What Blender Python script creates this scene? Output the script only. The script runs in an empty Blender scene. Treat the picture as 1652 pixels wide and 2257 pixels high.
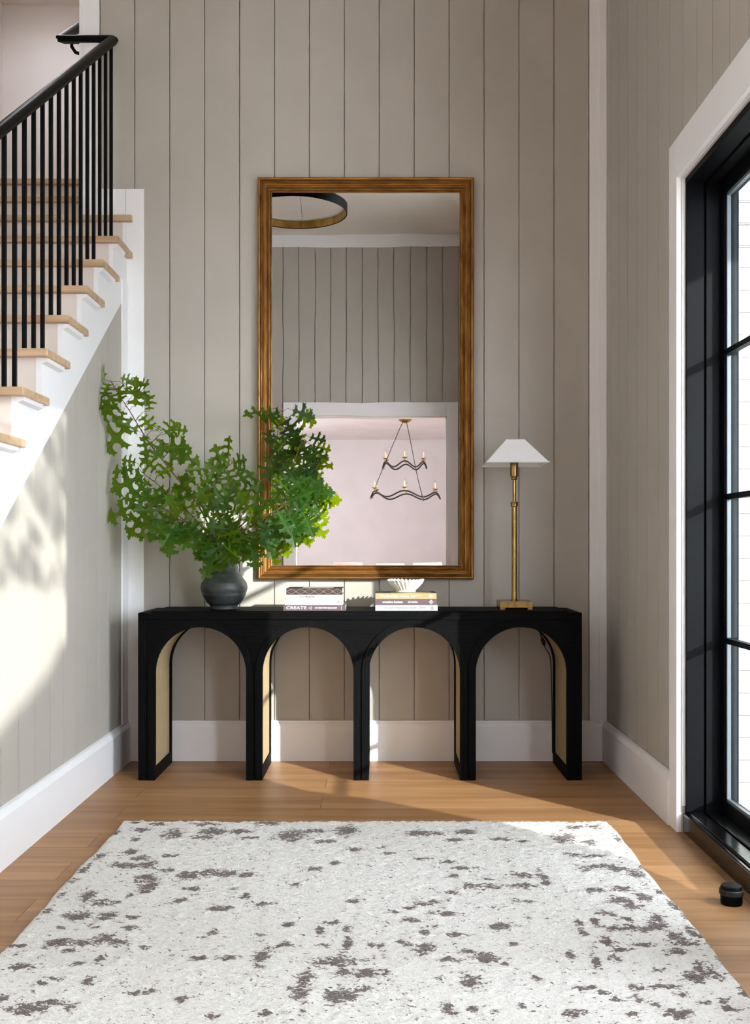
import bpy, bmesh, math, random
import numpy as np
from mathutils import Vector, Matrix
R = random.Random(7)
PI = math.pi
sc = bpy.context.scene
COL = sc.collection

# ------------------------------------------------------------------ camera, world, sun
F, CH = 2310.0, 1.0726            # focal length in pixels of the 1652x2257 frame, camera height
VX, VY = 840.0, 1203.0
def at(px, py, Y):                # a pixel of the photograph at depth Y -> a point of the room
    return Vector(((px - VX) * Y / F, Y, CH + (VY - py) * Y / F))
cd = bpy.data.cameras.new('camera'); cam = bpy.data.objects.new('camera', cd); COL.objects.link(cam)
cam.location = (0, 0, CH); cam.rotation_euler = (PI / 2, 0, 0)
cd.sensor_fit = 'VERTICAL'; cd.sensor_height = 24; cd.lens = F / 2257 * 24
cd.shift_x = -14 / 2257; cd.shift_y = 74.5 / 2257
cd.clip_start = 0.02; cd.clip_end = 200
sc.camera = cam
sc.view_settings.view_transform = 'Standard'; sc.view_settings.look = 'None'
sc.view_settings.gamma = 1; sc.view_settings.use_curve_mapping = False
sc.view_settings.exposure = 0.52
SUN_STRENGTH = 6.8
SKY_STRENGTH = 19.0
SUN_DIR = Vector((-1, 1.15, -0.50)).normalized()
w = bpy.data.worlds.new('sky'); sc.world = w; w.use_nodes = True
bg = w.node_tree.nodes['Background']; bg.inputs[0].default_value = (0.90, 0.925, 1.04, 1); bg.inputs[1].default_value = SKY_STRENGTH
sd = bpy.data.lights.new('sun', 'SUN'); sun = bpy.data.objects.new('sun', sd); COL.objects.link(sun)
sd.energy = SUN_STRENGTH; sd.angle = 0.009; sd.color = (1.0, 0.965, 0.93)
sun.rotation_euler = SUN_DIR.to_track_quat('-Z', 'Y').to_euler(); sun.location = (6, -5, 5)
try:
    sc.cycles.max_bounces = 10; sc.cycles.diffuse_bounces = 6; sc.cycles.glossy_bounces = 5
    sc.cycles.transparent_max_bounces = 12; sc.cycles.sample_clamp_indirect = 8
    sc.cycles.caustics_reflective = False; sc.cycles.caustics_refractive = False
    sc.cycles.use_denoising = True
except Exception: pass
def portal(name, loc, rot, sx, sy):       # tells the renderer where sky light enters
    l = bpy.data.lights.new(name, 'AREA'); l.shape = 'RECTANGLE'; l.size = sx; l.size_y = sy
    l.cycles.is_portal = True
    o = bpy.data.objects.new(name, l); COL.objects.link(o); o.location = loc; o.rotation_euler = rot
# window openings (all in metres)
portal('sidelight_portal', (1.36, 3.0, 1.28), (0, PI/2, 0), 2.4, 1.85)
portal('window_portal', (1.36, 0.75, 1.65), (0, PI/2, 0), 2.65, 1.55)
portal('clerestory_portal', (1.36, 1.575, 3.735), (0, PI/2, 0), 1.15, 1.6)
portal('dining_portal', (1.86, -3.1, 1.45), (0, PI/2, 0), 2.4, 3.6)
portal('dining_portal', (-3.36, -6.1, 1.6), (0, -PI/2, 0), 1.5, 2.2)
portal('stairwell_fill_portal', (-1.95, 5.95, 4.60), (0, 0, 0), 0.32, 0.32)  # added ceiling opening, brightens the stairwell wall

# ------------------------------------------------------------------ materials
def lin(c):
    c = c / 255.0
    return c / 12.92 if c <= 0.04045 else ((c + 0.055) / 1.055) ** 2.4
def rgb(r, g, b): return (lin(r), lin(g), lin(b), 1)
class NT:
    def __init__(s, name):
        s.m = bpy.data.materials.new(name); s.m.use_nodes = True
        s.t = s.m.node_tree; s.b = s.t.nodes['Principled BSDF']; s.out = s.t.nodes['Material Output']
    def n(s, typ, **kw):
        nd = s.t.nodes.new(typ)
        for k, v in kw.items():
            if k.startswith('i_'):
                nd.inputs[k[2:].replace('_', ' ')].default_value = v
            else: setattr(nd, k, v)
        return nd
    def l(s, a, b): s.t.links.new(a, b)
    def coords(s, scale=(1, 1, 1), loc=(0, 0, 0)):
        g = s.n('ShaderNodeNewGeometry'); mp = s.n('ShaderNodeMapping')
        mp.inputs['Scale'].default_value = scale; mp.inputs['Location'].default_value = loc
        s.l(g.outputs['Position'], mp.inputs['Vector']); return mp.outputs[0]
    def noise(s, vec, scale, detail=3, rough=0.5):
        nd = s.n('ShaderNodeTexNoise'); nd.inputs['Scale'].default_value = scale
        nd.inputs['Detail'].default_value = detail; nd.inputs['Roughness'].default_value = rough
        if vec is not None: s.l(vec, nd.inputs['Vector'])
        return nd.outputs['Fac']
    def ramp(s, fac, stops):
        r = s.n('ShaderNodeValToRGB'); e = r.color_ramp.elements
        while len(e) < len(stops): e.new(0.5)
        for i, (p, c) in enumerate(stops):
            e[i].position = p; e[i].color = c if len(c) == 4 else (*c, 1)
        s.l(fac, r.inputs[0]); return r.outputs[0]
    def math(s, op, a, b=None):
        m = s.n('ShaderNodeMath', operation=op)
        for i, v in enumerate((a, b)):
            if v is None: continue
            if isinstance(v, (int, float)): m.inputs[i].default_value = v
            else: s.l(v, m.inputs[i])
        return m.outputs[0]
    def mix(s, fac, a, b, blend='MIX'):
        m = s.n('ShaderNodeMix', data_type='RGBA', blend_type=blend)
        for i, v in ((0, fac), (6, a), (7, b)):
            if isinstance(v, (int, float, tuple)): m.inputs[i].default_value = v
            else: s.l(v, m.inputs[i])
        return m.outputs[2]
    def bump(s, h, strength=0.2, dist=0.01):
        b = s.n('ShaderNodeBump'); b.inputs['Strength'].default_value = strength; b.inputs['Distance'].default_value = dist
        s.l(h, b.inputs['Height']); s.l(b.outputs[0], s.b.inputs['Normal'])
    def set(s, **kw):
        for k, v in kw.items():
            inp = s.b.inputs[{'base': 'Base Color', 'rough': 'Roughness', 'metal': 'Metallic', 'spec': 'Specular IOR Level',
                              'sheen': 'Sheen Weight', 'coat': 'Coat Weight'}[k]]
            if isinstance(v, (int, float, tuple)): inp.default_value = v
            else: s.l(v, inp)
        return s
def paint(name, c, rough=0.55, var=0.03, bump=0.05, spec=0.35):
    t = NT(name); v = t.coords()
    f = t.noise(v, 2.2, 2); col = rgb(*c)
    lo = tuple(x * (1 - var) for x in col[:3]) + (1,); hi = tuple(min(1, x * (1 + var)) for x in col[:3]) + (1,)
    t.set(base=t.ramp(f, [(0.35, lo), (0.65, hi)]), rough=rough, spec=spec)
    t.bump(t.noise(v, 160, 2), bump, 0.002)
    return t.m
M = {}
M['greige'] = paint('greige_paint', (175, 169, 160), 0.5)
M['white'] = paint('white_trim_paint', (234, 233, 234), 0.42, 0.012, 0.02)
M['pink'] = paint('pale_plaster', (222, 217, 213), 0.8)
M['ceil'] = paint('ceiling_paint', (214, 208, 202), 0.85)
M['dining'] = paint('dining_plaster', (232, 230, 230), 0.85)
M['riser'] = paint('riser_paint', (214, 203, 195), 0.5)
M['black_frame'] = paint('black_satin_paint', (9, 10, 13), 0.5, 0.1, 0.1, 0.06)
M['black_gloss'] = paint('black_gloss_paint', (20, 20, 21), 0.16, 0.1, 0.04)
M['gasket'] = paint('grey_glazing_bead', (95, 104, 110), 0.35)
M['linen'] = paint('white_linen', (232, 232, 230), 0.9, 0.02, 0.3)
M['candle'] = paint('ivory_candle', (240, 228, 196), 0.5)
M['ceramic'] = paint('white_ceramic', (222, 222, 220), 0.35, 0.01, 0.02)
M['paper'] = paint('page_paper', (226, 222, 212), 0.9)
M['concrete'] = paint('patio_stone', (190, 188, 184), 0.8, 0.06, 0.2)
M['upholstery'] = paint('chair_upholstery', (228, 214, 204), 0.9, 0.02, 0.3)
def flat(name, c, rough=0.5, metal=0.0):
    t = NT(name); f = t.noise(t.coords(), 40, 2); col = rgb(*c)
    t.set(base=t.ramp(f, [(0.3, tuple(x * 0.94 for x in col[:3])), (0.7, col)]), rough=rough, metal=metal)
    return t.m
M['metal_black'] = paint('black_wrought_metal', (7, 7, 8), 0.42, 0.1, 0.05, 0.07)
M['iron'] = flat('dark_bronze_iron', (42, 36, 34), 0.5)
M['cord'] = flat('black_cord', (12, 12, 12), 0.6)
M['spine_plum'] = flat('plum_cover', (84, 68, 73), 0.6)
M['spine_white'] = flat('white_cover', (184, 186, 190), 0.5)
M['spine_ivory'] = flat('ivory_cover', (172, 172, 164), 0.5)
M['spine_dark'] = flat('black_cover', (38, 35, 34), 0.55)
M['spine_olive'] = flat('olive_cover', (150, 134, 94), 0.6)
M['spine_grey'] = flat('grey_cover', (160, 161, 160), 0.6)
M['ink_white'] = flat('white_ink', (238, 236, 234), 0.6)
M['ink_grey'] = flat('grey_ink', (70, 70, 72), 0.6)
M['ink_pale'] = flat('pale_grey_ink', (112, 113, 114), 0.6)
M['ink_copper'] = flat('copper_ink', (165, 122, 98), 0.45)
M['ink_red'] = flat('red_ink', (190, 80, 80), 0.6)
M['print_dark'] = flat('dark_print', (82, 72, 60), 0.6)
M['bark'] = flat('bark', (96, 66, 50), 0.8)
M['twig'] = flat('twig_bark', (92, 56, 40), 0.6)
M['hedge'] = flat('hedge_green', (60, 84, 44), 0.8)
# black charred oak, grain along x or z
def black_oak(name, sx, sz):
    t = NT(name); v = t.coords((sx, 40, sz))
    g = t.noise(v, 1.0, 6, 0.65)
    g2 = t.noise(t.coords((sx * 3, 90, sz * 3)), 1.0, 3, 0.6)
    h = t.math('ADD', g, t.math('MULTIPLY', g2, 0.5))
    t.set(base=t.ramp(g, [(0.3, rgb(3, 3, 4)), (0.6, rgb(8, 8, 9)), (0.8, rgb(16, 16, 17))]),
          rough=t.math('ADD', t.math('MULTIPLY', g, 0.3), 0.45), spec=0.06)
    t.bump(h, 0.6, 0.004)
    return t.m
M['oak_x'] = black_oak('blackened_oak_horizontal', 3, 130)
M['oak_z'] = black_oak('blackened_oak_vertical', 130, 3)
# woven cane
t = NT('woven_cane'); v = t.coords((1, 1, 1))
wv = t.n('ShaderNodeTexWave', wave_type='BANDS', bands_direction='Z'); wv.inputs['Scale'].default_value = 60; wv.inputs['Distortion'].default_value = 0.5
t.l(v, wv.inputs['Vector'])
nz = t.noise(t.coords((20, 300, 12)), 1, 3)
t.set(base=t.ramp(nz, [(0.3, rgb(150, 128, 94)), (0.7, rgb(184, 162, 124))]), rough=0.8)
t.bump(t.math('ADD', wv.outputs['Fac'], nz), 0.35, 0.002); M['cane'] = t.m
# oak planks
def oak(name, tint, planks=True, rough=0.45):
    t = NT(name)
    c0, c1, c2 = tint
    if planks:
        v = t.coords((1, 1, 1), (0.25, -0.069, 0))
        br = t.n('ShaderNodeTexBrick'); br.offset = 0.37; br.offset_frequency = 2; br.squash = 1
        br.inputs['Scale'].default_value = 1; br.inputs['Brick Width'].default_value = 2.15; br.inputs['Row Height'].default_value = 0.183
        br.inputs['Mortar Size'].default_value = 0.0011; br.inputs['Mortar Smooth'].default_value = 0.1; br.inputs['Bias'].default_value = 0
        br.inputs['Color1'].default_value = (0, 0, 0, 1); br.inputs['Color2'].default_value = (1, 1, 1, 1); br.inputs['Mortar'].default_value = (0.5, 0.5, 0.5, 1)
        t.l(v, br.inputs['Vector'])
        off = t.n('ShaderNodeVectorMath', operation='MULTIPLY_ADD')
        t.l(br.outputs['Color'], off.inputs[0]); off.inputs[1].default_value = (31, 17, 5); t.l(t.coords((1.1, 17, 17)), off.inputs[2])
        vec = off.outputs[0]
    else:
        vec = t.coords((1.3, 22, 22))
    g = t.noise(vec, 1.0, 5, 0.6)
    fine = t.n('ShaderNodeVectorMath', operation='MULTIPLY'); t.l(vec, fine.inputs[0]); fine.inputs[1].default_value = (2.2, 7, 7)
    g2 = t.noise(fine.outputs[0], 1.0, 4, 0.7)
    base = t.ramp(g, [(0.28, c0), (0.5, c1), (0.72, c2)])
    base = t.mix(0.22, base, t.ramp(g2, [(0.35, (0.35, 0.3, 0.25)), (0.65, (1, 1, 1))]), 'MULTIPLY')
    kv = t.coords((1.1, 3.6, 3.6), (2.3, 1.7, 0)); vo = t.n('ShaderNodeTexVoronoi'); vo.inputs['Scale'].default_value = 1.25; t.l(kv, vo.inputs['Vector'])
    knot = t.ramp(vo.outputs['Distance'], [(0.02, (0.42, 0.34, 0.27)), (0.075, (1, 1, 1))])
    base = t.mix(0.8, base, knot, 'MULTIPLY')
    if planks:
        tone = t.ramp(br.outputs['Color'], [(0, (0.78, 0.76, 0.74)), (1, (1.0, 1.0, 1.0))])
        base = t.mix(1.0, base, tone, 'MULTIPLY')
        base = t.mix(br.outputs['Fac'], base, rgb(70, 50, 36))
    t.set(base=base, rough=rough, spec=0.4)
    t.bump(t.math('ADD', g2, g), 0.12, 0.002)
    return t.m
M['floor'] = oak('oak_floor_planks', (rgb(148, 106, 68), rgb(172, 128, 86), rgb(190, 148, 104)))
M['tread'] = oak('oak_tread', (rgb(176, 142, 108), rgb(198, 166, 132), rgb(214, 184, 152)), False)
# metals
def metal(name, c, rough, patina=0.5, sc_=30):
    t = NT(name); f = t.noise(t.coords((sc_, sc_, sc_ * 0.5)), 1, 4, 0.7); col = rgb(*c)
    t.set(base=t.ramp(f, [(0.3, tuple(x * (1 - patina) for x in col[:3])), (0.62, col)]), rough=rough, metal=1.0)
    return t.m
M['brass'] = metal('antique_brass', (158, 128, 76), 0.24, 0.5)
M['gold'] = metal('bright_brass', (202, 160, 86), 0.35, 0.5, 12)
def gilt(name, sc1, sc2):
    t = NT(name); f = t.noise(t.coords(sc1), 1, 4, 0.7); f2 = t.noise(t.coords(sc2), 1, 3, 0.6)
    mm = t.math('MULTIPLY', t.math('ADD', f, f2), 0.5)
    t.set(base=t.ramp(mm, [(0.30, rgb(84, 44, 18)), (0.42, rgb(142, 94, 42)), (0.62, rgb(184, 138, 76))]), metal=0.8,
          rough=t.ramp(mm, [(0.38, (0.6, 0.6, 0.6)), (0.6, (0.30, 0.30, 0.30))]), spec=0.5); return t.m
M['gilt_z'] = gilt('gilded_wood_upright', (170, 60, 2.5), (40, 40, 9)); M['gilt_x'] = gilt('gilded_wood_level', (2.5, 60, 170), (9, 40, 40))
# mirror glass
t = NT('mirror_silvering'); t.set(base=(0.44, 0.43, 0.415, 1), metal=1.0, rough=0.0)
f = t.noise(t.coords(), 2.4, 1); t.bump(f, 0.02, 0.02); M['mirror'] = t.m
# clear glass: transparent with reflections
def glass(name, tint):
    m = bpy.data.materials.new(name); m.use_nodes = True; tr = m.node_tree; tr.nodes.clear()
    o = tr.nodes.new('ShaderNodeOutputMaterial'); a = tr.nodes.new('ShaderNodeBsdfTransparent'); g = tr.nodes.new('ShaderNodeBsdfGlossy')
    fr = tr.nodes.new('ShaderNodeFresnel'); mx = tr.nodes.new('ShaderNodeMixShader')
    nz = tr.nodes.new('ShaderNodeTexNoise'); nz.inputs['Scale'].default_value = 3
    mr = tr.nodes.new('ShaderNodeMapRange'); mr.inputs[3].default_value = 0.0; mr.inputs[4].default_value = 0.01
    tr.links.new(nz.outputs['Fac'], mr.inputs[0]); tr.links.new(mr.outputs[0], g.inputs['Roughness'])
    a.inputs[0].default_value = tint
    ge = tr.nodes.new('ShaderNodeNewGeometry'); ir = tr.nodes.new('ShaderNodeMapRange')      # same index on both faces of the thin pane
    ir.inputs[3].default_value = 1.3; ir.inputs[4].default_value = 1 / 1.3
    tr.links.new(ge.outputs['Backfacing'], ir.inputs[0]); tr.links.new(ir.outputs[0], fr.inputs[0])
    tr.links.new(fr.outputs[0], mx.inputs[0]); tr.links.new(a.outputs[0], mx.inputs[1]); tr.links.new(g.outputs[0], mx.inputs[2])
    tr.links.new(mx.outputs[0], o.inputs[0]); return m
M['glass'] = glass('clear_glass', (0.95, 0.98, 0.97, 1))
M['bulb'] = glass('bulb_glass', (0.98, 0.97, 0.95, 1))
# painted brick
t = NT('white_painted_brick')
sx = t.n('ShaderNodeSeparateXYZ'); g_ = t.n('ShaderNodeNewGeometry'); t.l(g_.outputs['Position'], sx.inputs[0])
cb = t.n('ShaderNodeCombineXYZ'); t.l(sx.outputs[0], cb.inputs[0]); t.l(sx.outputs[2], cb.inputs[1])
br = t.n('ShaderNodeTexBrick'); br.inputs['Scale'].default_value = 1; br.inputs['Brick Width'].default_value = 0.22; br.inputs['Row Height'].default_value = 0.085
br.inputs['Mortar Size'].default_value = 0.006; br.inputs['Mortar Smooth'].default_value = 0.6
t.l(cb.outputs[0], br.inputs['Vector'])
nz = t.noise(t.coords(), 14, 5, 0.7)
t.set(base=t.mix(br.outputs['Fac'], rgb(226, 228, 226), rgb(206, 208, 206)), rough=0.7)
h = t.math('SUBTRACT', t.math('MULTIPLY', nz, 1.2), br.outputs['Fac']); t.bump(h, 0.9, 0.012); M['brick'] = t.m
# fired clay of the vase
t = NT('dark_fired_clay'); n1 = t.noise(t.coords((1, 1, 3)), 12, 5, 0.7); n2 = t.noise(t.coords((1, 1, 1)), 70, 3)
t.set(base=t.ramp(n1, [(0.3, rgb(30, 32, 32)), (0.55, rgb(48, 51, 50)), (0.75, rgb(72, 76, 74))]), rough=0.5, spec=0.5)
t.bump(t.math('ADD', n1, t.math('MULTIPLY', n2, 0.5)), 0.35, 0.004); M['clay'] = t.m
# lamp shade
t = NT('white_parchment_shade'); t.set(base=t.ramp(t.noise(t.coords(), 120, 2), [(0.3, rgb(242, 245, 248)), (0.7, rgb(248, 250, 252))]), rough=0.8)
t.bump(t.noise(t.coords(), 400, 2), 0.2, 0.001); M['shade'] = t.m
# leaves
def leafmat(name, dark, light, trans, tr_fac):
    t = NT(name); uv = t.n('ShaderNodeUVMap'); sp = t.n('ShaderNodeSeparateXYZ'); t.l(uv.outputs[0], sp.inputs[0])
    d = t.math('ABSOLUTE', t.math('SUBTRACT', sp.outputs[0], 0.5))
    vein = t.math('LESS_THAN', d, 0.0065)
    nz = t.noise(t.coords(), 6, 2)
    base = t.mix(vein, t.ramp(nz, [(0.35, dark), (0.65, light)]), rgb(84, 110, 52))
    t.set(base=base, rough=0.46, spec=0.28)
    tl = t.n('ShaderNodeBsdfTranslucent'); t.l(t.mix(vein, trans, rgb(190, 205, 90)), tl.inputs[0])
    mx = t.n('ShaderNodeMixShader'); mx.inputs[0].default_value = tr_fac
    t.l(t.b.outputs[0], mx.inputs[1]); t.l(tl.outputs[0], mx.inputs[2]); t.l(mx.outputs[0], t.out.inputs[0])
    return t.m
M['leaf'] = leafmat('oak_leaf', rgb(18, 48, 12), rgb(32, 72, 18), rgb(196, 234, 12), 0.40)
M['tree_leaf'] = leafmat('tree_leaf', rgb(40, 70, 30), rgb(70, 100, 44), rgb(120, 160, 40), 0.3)

# ------------------------------------------------------------------ mesh helpers
class MB:
    def __init__(s): s.v = []; s.f = []; s.mi = []; s.uv = None
    def add(s, vs, fs, mi=0):
        b = len(s.v); s.v += [tuple(p) for p in vs]; s.f += [tuple(b + i for i in f) for f in fs]; s.mi += [mi] * len(fs)
    def box(s, x0, x1, y0, y1, z0, z1, mi=0):
        s.add([(x, y, z) for z in (z0, z1) for y in (y0, y1) for x in (x0, x1)],
              [(0, 2, 3, 1), (4, 5, 7, 6), (0, 1, 5, 4), (2, 6, 7, 3), (0, 4, 6, 2), (1, 3, 7, 5)], mi)
    def prism(s, pts, off, mi=0):          # polygon (3D points) extruded by vector off
        n = len(pts); off = Vector(off)
        vs = [Vector(p) for p in pts] + [Vector(p) + off for p in pts]
        s.add(vs, [tuple(range(n))[::-1], tuple(range(n, 2 * n))] + [(i, (i + 1) % n, n + (i + 1) % n, n + i) for i in range(n)], mi)
    def tube(s, path, rad, n=10, caps=True, mi=0, closed=False):
        path = [Vector(p) for p in path]; k = len(path)
        rs = rad if isinstance(rad, (list, tuple)) else [rad] * k
        b = len(s.v); ref = None
        for i, p in enumerate(path):
            if closed: d = path[(i + 1) % k] - path[i - 1]
            else: d = path[min(i + 1, k - 1)] - path[max(i - 1, 0)]
            d.normalize()
            if ref is None:
                ref = Vector((0, 0, 1)) if abs(d.z) < 0.9 else Vector((1, 0, 0))
            u = (ref - d * ref.dot(d)).normalized(); ref = u; v = d.cross(u)
            for j in range(n):
                a = 2 * PI * j / n; s.v.append(tuple(p + (u * math.cos(a) + v * math.sin(a)) * rs[i]))
        kk = k if closed else k - 1
        for i in range(kk):
            for j in range(n):
                a = b + i * n + j; c = b + i * n + (j + 1) % n; i2 = (i + 1) % k
                s.f.append((a, c, b + i2 * n + (j + 1) % n, b + i2 * n + j)); s.mi.append(mi)
        if caps and not closed:
            s.f.append(tuple(range(b, b + n))[::-1]); s.f.append(tuple(range(b + (k - 1) * n, b + k * n))); s.mi += [mi, mi]
    def lathe(s, prof, c, n=48, mi=0, fn=None):    # prof: (r, z)
        b = len(s.v); k = len(prof)
        for i, (r, z) in enumerate(prof):
            for j in range(n):
                a = 2 * PI * j / n; rr, zz = (r, z) if fn is None else fn(r, z, a, i)
                s.v.append((c[0] + rr * math.cos(a), c[1] + rr * math.sin(a), c[2] + zz))
        for i in range(k - 1):
            for j in range(n):
                s.f.append((b + i * n + j, b + i * n + (j + 1) % n, b + (i + 1) * n + (j + 1) % n, b + (i + 1) * n + j)); s.mi.append(mi)
    def build(s, name, mats, parent=None, smooth=False, bevel=0, seg=2, kind=None, fix=True):
        me = bpy.data.meshes.new(name); me.from_pydata(s.v, [], s.f)
        if not isinstance(mats, (list, tuple)): mats = [mats]
        for m in mats: me.materials.append(M[m] if isinstance(m, str) else m)
        me.polygons.foreach_set('material_index', s.mi)
        if fix:
            bm = bmesh.new(); bm.from_mesh(me); bmesh.ops.recalc_face_normals(bm, faces=bm.faces); bm.to_mesh(me); bm.free()
        if smooth: me.polygons.foreach_set('use_smooth', [True] * len(me.polygons))
        me.update()
        o = bpy.data.objects.new(name, me); COL.objects.link(o)
        if parent is not None: o.parent = parent; o.matrix_parent_inverse = Matrix.Translation(-Vector(parent.location))
        if bevel:
            bv = o.modifiers.new('bevel', 'BEVEL'); bv.width = bevel; bv.segments = seg; bv.limit_method = 'ANGLE'; bv.angle_limit = math.radians(40)
        if smooth:
            try: me.set_sharp_from_angle(angle=math.radians(38))
            except Exception: pass
        if kind: o['kind'] = kind
        return o
def thing(name, label, cat, loc, group=None):
    o = bpy.data.objects.new(name, None); COL.objects.link(o); o.location = loc; o.empty_display_size = 0.1
    o['label'] = label; o['category'] = cat
    if group: o['group'] = group
    return o
def tag(o, label, cat, group=None):
    o['label'] = label; o['category'] = cat
    if group: o['group'] = group
    return o
def S(name, mb, mat, **kw): return mb.build(name, mat, kind='structure', **kw)

# ------------------------------------------------------------------ the room
XL, XR, YB, YF, ZC = -1.271, 1.125, 5.25, -0.84, 4.43
XS = -2.35                                  # far side of the stairwell
GAP = 0.0045
def boards(mb, mapf, a0, a1, z0, z1, first, pitch, depth=0.012, holes=(), ztop=None, zbot=None):
    """shiplap: mapf(a, d, z) -> point, d = depth behind the face"""
    edges = [a0]; k = math.ceil((a0 - first) / pitch)
    while first + k * pitch < a1 - 0.01:
        e = first + k * pitch
        if e > a0 + 0.01: edges.append(e)
        k += 1
    edges.append(a1)
    for i in range(len(edges) - 1):
        p = edges[i] + (GAP / 2 if i else 0); q = edges[i + 1] - (GAP / 2 if i < len(edges) - 2 else 0)
        cuts = sorted({p, q} | {c for h in holes for c in (h[0], h[1]) if p < c < q})
        for u, v in zip(cuts[:-1], cuts[1:]):
            mid = (u + v) / 2; spans = [(z0, z1)]
            for h in holes:
                if h[0] <= mid <= h[1]:
                    ns = []
                    for s0, s1 in spans:
                        if h[2] > s0: ns.append((s0, min(s1, h[2])))
                        if h[3] < s1: ns.append((max(s0, h[3]), s1))
                    spans = [x for x in ns if x[1] - x[0] > 0.005]
            for s0, s1 in spans:
                t0, t1 = (s1, s1) if ztop is None else (min(s1, ztop(u)), min(s1, ztop(v)))
                if max(t0, t1) <= s0 + 0.003: continue
                t0, t1 = max(t0, s0 + 0.001), max(t1, s0 + 0.001)
                P = [mapf(u, 0, s0), mapf(v, 0, s0), mapf(v, 0, t1), mapf(u, 0, t0)]
                off = Vector(mapf(u, depth, s0)) - Vector(mapf(u, 0, s0)); mb.prism(P, off)
# floor
mb = MB(); mb.box(XS - 0.2, XR + 0.02, YF - 9.2, YB + 0.2, -0.06, 0)
S('floor', mb, 'floor')
mb = MB(); mb.box(XR + 0.02, 1.85, YF - 9.2, YF - 0.12, -0.06, 0); mb.box(-3.4, XS - 0.2, YF - 9.2, YF - 0.12, -0.06, 0)
S('floor_dining', mb, 'floor')
# ceiling
mb = MB(); mb.box(XS - 0.2, XR + 0.2, YF - 0.12, 5.77, ZC, ZC + 0.15); mb.box(XS - 0.2, -2.09, 5.77, 6.13, ZC, ZC + 0.15); mb.box(-1.83, XR + 0.2, 5.77, 6.13, ZC, ZC + 0.15); mb.box(XS - 0.2, XR + 0.2, 6.13, 6.8, ZC, ZC + 0.15)  # hole over the landing is added to let fill light in
S('ceiling', mb, 'ceil')
mb = MB(); mb.box(-3.4, 1.85, YF - 9.2, YF - 0.12, 3.11, 3.25)
S('ceiling_dining', mb, 'dining')
# back wall
mb = MB(); boards(mb, lambda a, d, z: (a, YB + d, z), -1.495, XR, 0, ZC, -1.234, 0.1748)
mb.box(-1.495, XR + 0.2, YB + 0.012, YB + 0.13, 0, ZC); S('wall_back', mb, 'greige')
# right wall with sidelight (door_1) and window_2 openings
DO = (2.02, 3.927, 0.0, 2.4526); WO = (0.0, 1.50, 0.35, 2.95); W3 = (0.80, 2.35, 3.17, 4.30)
mb = MB(); boards(mb, lambda a, d, z: (XR + d, a, z), YF, YB, 0, ZC, 3.211, 0.1757, holes=(DO, WO, W3))
for y0, y1, z0, z1 in ((YF, WO[0], 0, 3.06), (WO[0], WO[1], 0, WO[2]), (WO[0], WO[1], WO[3], 3.06), (WO[1], DO[0], 0, 3.06), (DO[0], DO[1], DO[3], 3.06), (DO[1], YB + 0.13, 0, 3.06),
                       (YF, W3[0], 3.06, ZC), (W3[0], W3[1], 3.06, W3[2]), (W3[0], W3[1], W3[3], ZC), (W3[1], YB + 0.13, 3.06, ZC)):
    mb.box(XR + 0.012, XR + 0.21, y0, y1, z0, z1)
S('wall_right', mb, 'greige')
# opposite wall behind the camera, with the cased opening to the dining room
OO = (-0.93, 0.71, 0.0, 2.474)
GAP = 0.0075
mb = MB(); boards(mb, lambda a, d, z: (a, YF - d, z), XS, XR, 0, ZC, -0.03, 0.1725, holes=(OO,))
mb.box(XS, OO[0], YF - 0.12, YF - 0.012, 0, ZC); mb.box(OO[1], XR + 0.2, YF - 0.12, YF - 0.012, 0, ZC); mb.box(OO[0], OO[1], YF - 0.12, YF - 0.012, OO[3], ZC)
S('wall_front', mb, 'greige')
GAP = 0.0045
# stairwell walls
mb = MB()
mb.box(XS - 0.15, XS, YF, 6.8, 0, ZC)
S('wall_stairwell_left', mb, 'pink')
mb = MB(); mb.box(XS - 0.1, -1.3, 6.5, 6.65, 0, ZC); S('wall_stairwell_back', mb, 'pink')
mb = MB(); mb.box(-1.495, -1.38, YB + 0.13, 6.5, 0, ZC); S('wall_stairwell_right', mb, 'pink')
# stair constants
NY, NZ, RUN, RISE = 3.631, 1.625, 0.262, 0.182       # one nosing and the step
def nose(k): return NY + RUN * k, NZ + RISE * k       # k = -8 .. 8
line = lambda Y: 1.1275 + 0.695 * (Y - 3.495)         # lower edge of the skirt board
# under-stair wall
mb = MB(); boards(mb, lambda a, d, z: (XL - d, a, z), 1.90, 5.13, 0, 3, 3.504, 0.1719, ztop=lambda y: max(0.0, line(y)))
mb.prism([(XL - 0.012, 1.9, 0), (XL - 0.012, YB, 0), (XL - 0.012, YB, line(YB)), (XL - 0.012, 1.9, max(0.02, line(1.9)))], (-0.06, 0, 0))
S('wall_left', mb, 'greige')
# white trim boards
mb = MB(); mb.box(1.04, XR, YB - 0.014, YB, 0, ZC); mb.box(1.085, XR - 0.0005, YB - 0.02, YB - 0.014, 0, ZC); S('trim_1', mb, 'white', bevel=0.002)
mb = MB(); mb.box(-1.277, -1.186, YB - 0.014, YB, 0, 2.857); mb.box(-1.495, -1.278, YB - 0.014, YB, 2.70, 2.857)
mb.box(-1.495, -1.409, YB - 0.014, YB, 2.857, ZC); mb.box(-1.509, -1.495, YB - 0.014, YB + 0.13, 2.72, ZC)
S('trim_2', mb, 'white', bevel=0.002)
mb = MB(); mb.box(XL - 0.005, XL + 0.008, 5.124, YB - 0.014, 0, line(5.15) + 0.1); S('trim_3', mb, 'white', bevel=0.002)
# crown on the opposite wall
mb = MB(); mb.box(XS, XR, YF, YF + 0.02, ZC - 0.13, ZC); S('trim_4', mb, 'white', bevel=0.002)
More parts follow.
